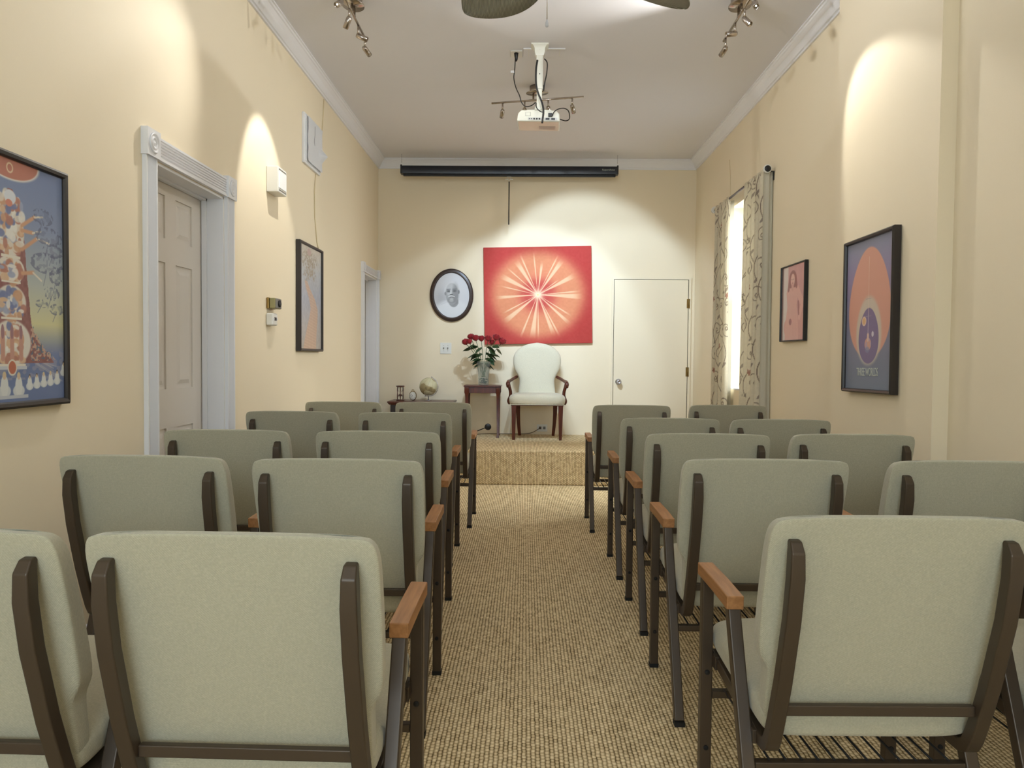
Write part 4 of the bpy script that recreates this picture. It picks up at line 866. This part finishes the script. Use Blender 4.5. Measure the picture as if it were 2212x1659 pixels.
# vase and roses
VX, VY, VZ = -.440, 8.05, SZ+.546
vs_ = empty('glass_vase', (VX, VY, VZ), 'tall flared clear glass vase with green glass stones, on the side table', 'vase')
out = []; nn = 32
for z, r_, in [(0, .050), (.004, .055), (.06, .053), (.12, .056), (.18, .066), (.235, .078), (.250, .080), (.250, .076), (.235, .074), (.18, .062), (.12, .051), (.06, .048), (.014, .048), (.012, .0005)]:
    out.append([((r_+(.0018 if j % 2 and z > .02 else 0))*math.cos(2*PI*j/nn), (r_+(.0018 if j % 2 and z > .02 else 0))*math.sin(2*PI*j/nn), z) for j in range(nn)])
MB().rings(out, smooth=False).build('vase_body', 'crystal', vs_)
gm = MB()
for i in range(60):
    a, q, z = random.random()*6.28, .038*math.sqrt(random.random()), .018+random.random()*.055; gm.lathe([(.0001, -.006), (.006, -.003), (.006, .003), (.0001, .006)], (q*math.cos(a), q*math.sin(a), z), 'z', 7)
tag(gm.build('glass_stones', 'stone', vs_), kind='stuff')
def rose(px, py, sc, label, Y=8.05, tilt=(0, 0)):
    head = at(px, py, Y); base = Vector((VX+random.uniform(-.02, .02), VY+random.uniform(-.02, .02), VZ+.085))
    neck = Vector((VX+(head.x-VX)*.30, VY+(head.y-VY)*.3, VZ+.245)); neck = Vector((max(VX-.05, min(VX+.05, neck.x)), max(VY-.05, min(VY+.05, neck.y)), neck.z))
    o = empty('rose', base, label, 'rose', group='red roses in the glass vase'); L = lambda p: Vector(p)-base
    pts = smoothp([base, (base+neck)/2, neck, neck.lerp(head, .5)+Vector((0, 0, .012)), head-Vector((0, 0, .012))], 5)
    MB().tube([L(p) for p in pts], .0028, 6).build('stem', 'stem', o)
    ax = (head-neck).normalized(); q = ax.to_track_quat('Z', 'Y').to_matrix()
    b = MB()
    for ringi, (n, r0, r1, h, fl) in enumerate(((3, .010, .011, .062, 0), (4, .019, .019, .064, .05), (5, .027, .029, .060, .2), (5, .033, .039, .052, .45))):
        for k in range(n):
            a0 = 2*PI*k/n+ringi*.7+px*.1; V_ = []; m_, l_ = 6, 6
            for i in range(l_+1):
                t = i/l_; rad = (r0*(.25+.75*math.sin(min(1, t*1.7)*PI/2))*(1 if i else .5)+(r1-r0)*t**3)*sc; hh = h*sc*t-.010*fl*sc*max(0, t-.75)*4
                for j in range(m_+1):
                    q_ = (j/m_-.5)*2; wd = 1.3*(PI/n)*(.35+.65*math.sin(min(1, t*1.5+.15)*PI/2)); tip = -.010*sc*abs(q_)**2.5*t*t
                    aa = a0+q_*wd; V_.append(L(head)+q @ Vector((rad*math.cos(aa), rad*math.sin(aa), hh+tip-.018*sc)))
            b.add(V_, [(i*(m_+1)+j, i*(m_+1)+j+1, (i+1)*(m_+1)+j+1, (i+1)*(m_+1)+j) for i in range(l_) for j in range(m_)], True)
    b.build('bloom', 'red', o)
    c = MB()
    for k in range(5):
        a = k*2*PI/5; e = Vector((math.cos(a), math.sin(a), 0)); f_ = Vector((-math.sin(a), math.cos(a), 0))
        c.add([L(head)+q @ (e*.004-f_*.005+Vector((0, 0, -.012*sc))), L(head)+q @ (e*.004+f_*.005+Vector((0, 0, -.012*sc))), L(head)+q @ (e*.026*sc+Vector((0, 0, -.004)))], [(0, 1, 2)])
    c.build('sepals', 'leaf', o)
    for k in range(4):
        t = [.36, .46, .58, .72][k]; p = L(pts[int(t*(len(pts)-1))+2 if int(t*(len(pts)-1))+2 < len(pts) else -1]); a = random.uniform(0, 2*PI); a = (0 if head.x > VX else PI)+random.uniform(-1.1, 1.1)
        dr = Vector((math.cos(a), math.sin(a)*.6, random.uniform(-.55, .25))).normalized(); sd = dr.cross(Vector((0, 0, 1))).normalized(); sd = (sd+Vector((0, 0, random.uniform(-.8, .8)))).normalized(); ln = random.uniform(.070, .10); v_ = []; m_ = 8
        for i in range(m_+1):
            tt = i/m_; w_ = .030*math.sin(PI*tt**.8)+.0005; c_ = p+dr*(ln*tt)+Vector((0, 0, -.03*tt*tt)); v_ += [c_-sd*w_+Vector((0, 0, .004)), c_, c_+sd*w_+Vector((0, 0, .004))]
        MB().add(v_, [(i*3+j, i*3+j+1, i*3+j+4, i*3+j+3) for i in range(m_) for j in (0, 1)], True).build('leaf', 'leaf', o)
for i, (x, y, s_, w_, yy) in enumerate([(1007, 741, 1.05, 'red rose drooping at the far left of the bouquet', 8.04), (1018, 730, 1.0, 'red rose at the upper left, second from the left end of the bouquet', 8.06), (1015, 740, .9, 'small red rose low between the two leftmost blooms', 7.99),
        (1028, 733, 1.05, 'dark red rose just left of the bouquet centre', 8.03), (1040, 734, 1.0, 'red rose in the centre of the bouquet on a straight stem', 8.06), (1054, 734, 1.0, 'bright red rose just right of the bouquet centre', 8.04),
        (1062, 742, .85, 'small red rose low between centre and right blooms', 8.10), (1071, 732, 1.1, 'large dark red rose at the upper right of the bouquet', 8.04), (1083, 740, 1.15, 'red rose leaning out at the far right of the bouquet', 8.07)]):
    rose(x, y, s_, w_, yy)

# small black lamp head on a rod, cord to the outlet
lp = empty('floor_uplight', (-.56, 8.10, SZ), 'small black round-headed lamp on a thin rod beside the side table', 'lamp')
hd = at(1054, 922, 8.02)-lp.location
MB().lathe([(.0001, 0), (.05, 0), (.05, .008), (.0001, .012)], n=24).build('base', 'black', lp)
MB().tube([(0, 0, .01), (-.005, -.01, .03), tuple(hd+Vector((-.03, .01, -.012))), tuple(hd+Vector((0, .012, 0)))], .005, 8).build('rod', 'black', lp)
MB().lathe([(.0001, -.012), (.030, -.012), (.035, -.004), (.033, .006), (.014, .024), (.0001, .026)], hd, 'y', 28).build('lamp_head', 'black', lp)
cb_ = MB().tube(smoothp([(-.56, 8.16, SZ+.008), (-.42, 8.30, SZ+.006), (-.2, 8.32, SZ+.006), (0, 8.325, SZ+.007), (.08, 8.33, SZ+.022), (.13, 8.335, SZ+.048), (.163, 8.335, SZ+.068)]), .0035, 8).lathe([(.012, -.036), (.014, -.01), (.014, -.008)], (.168, 8.36, SZ+.071), 'y', 12)
cb_.v = [tuple(Vector(p)-lp.location) for p in cb_.v]; cb_.build('power_cord', 'cord', lp)
# window cord above the curtain rod
tag(MB().tube(smoothp([(XR-.004, 6.95, 2.62), (XR-.004, 6.97, 2.8), (XR-.004, 7.0, 2.95)]), .002, 6).build('wall_wire', bpy.data.materials['painted_cable']), 'very thin wire on the right wall above the curtain rod', 'wire')
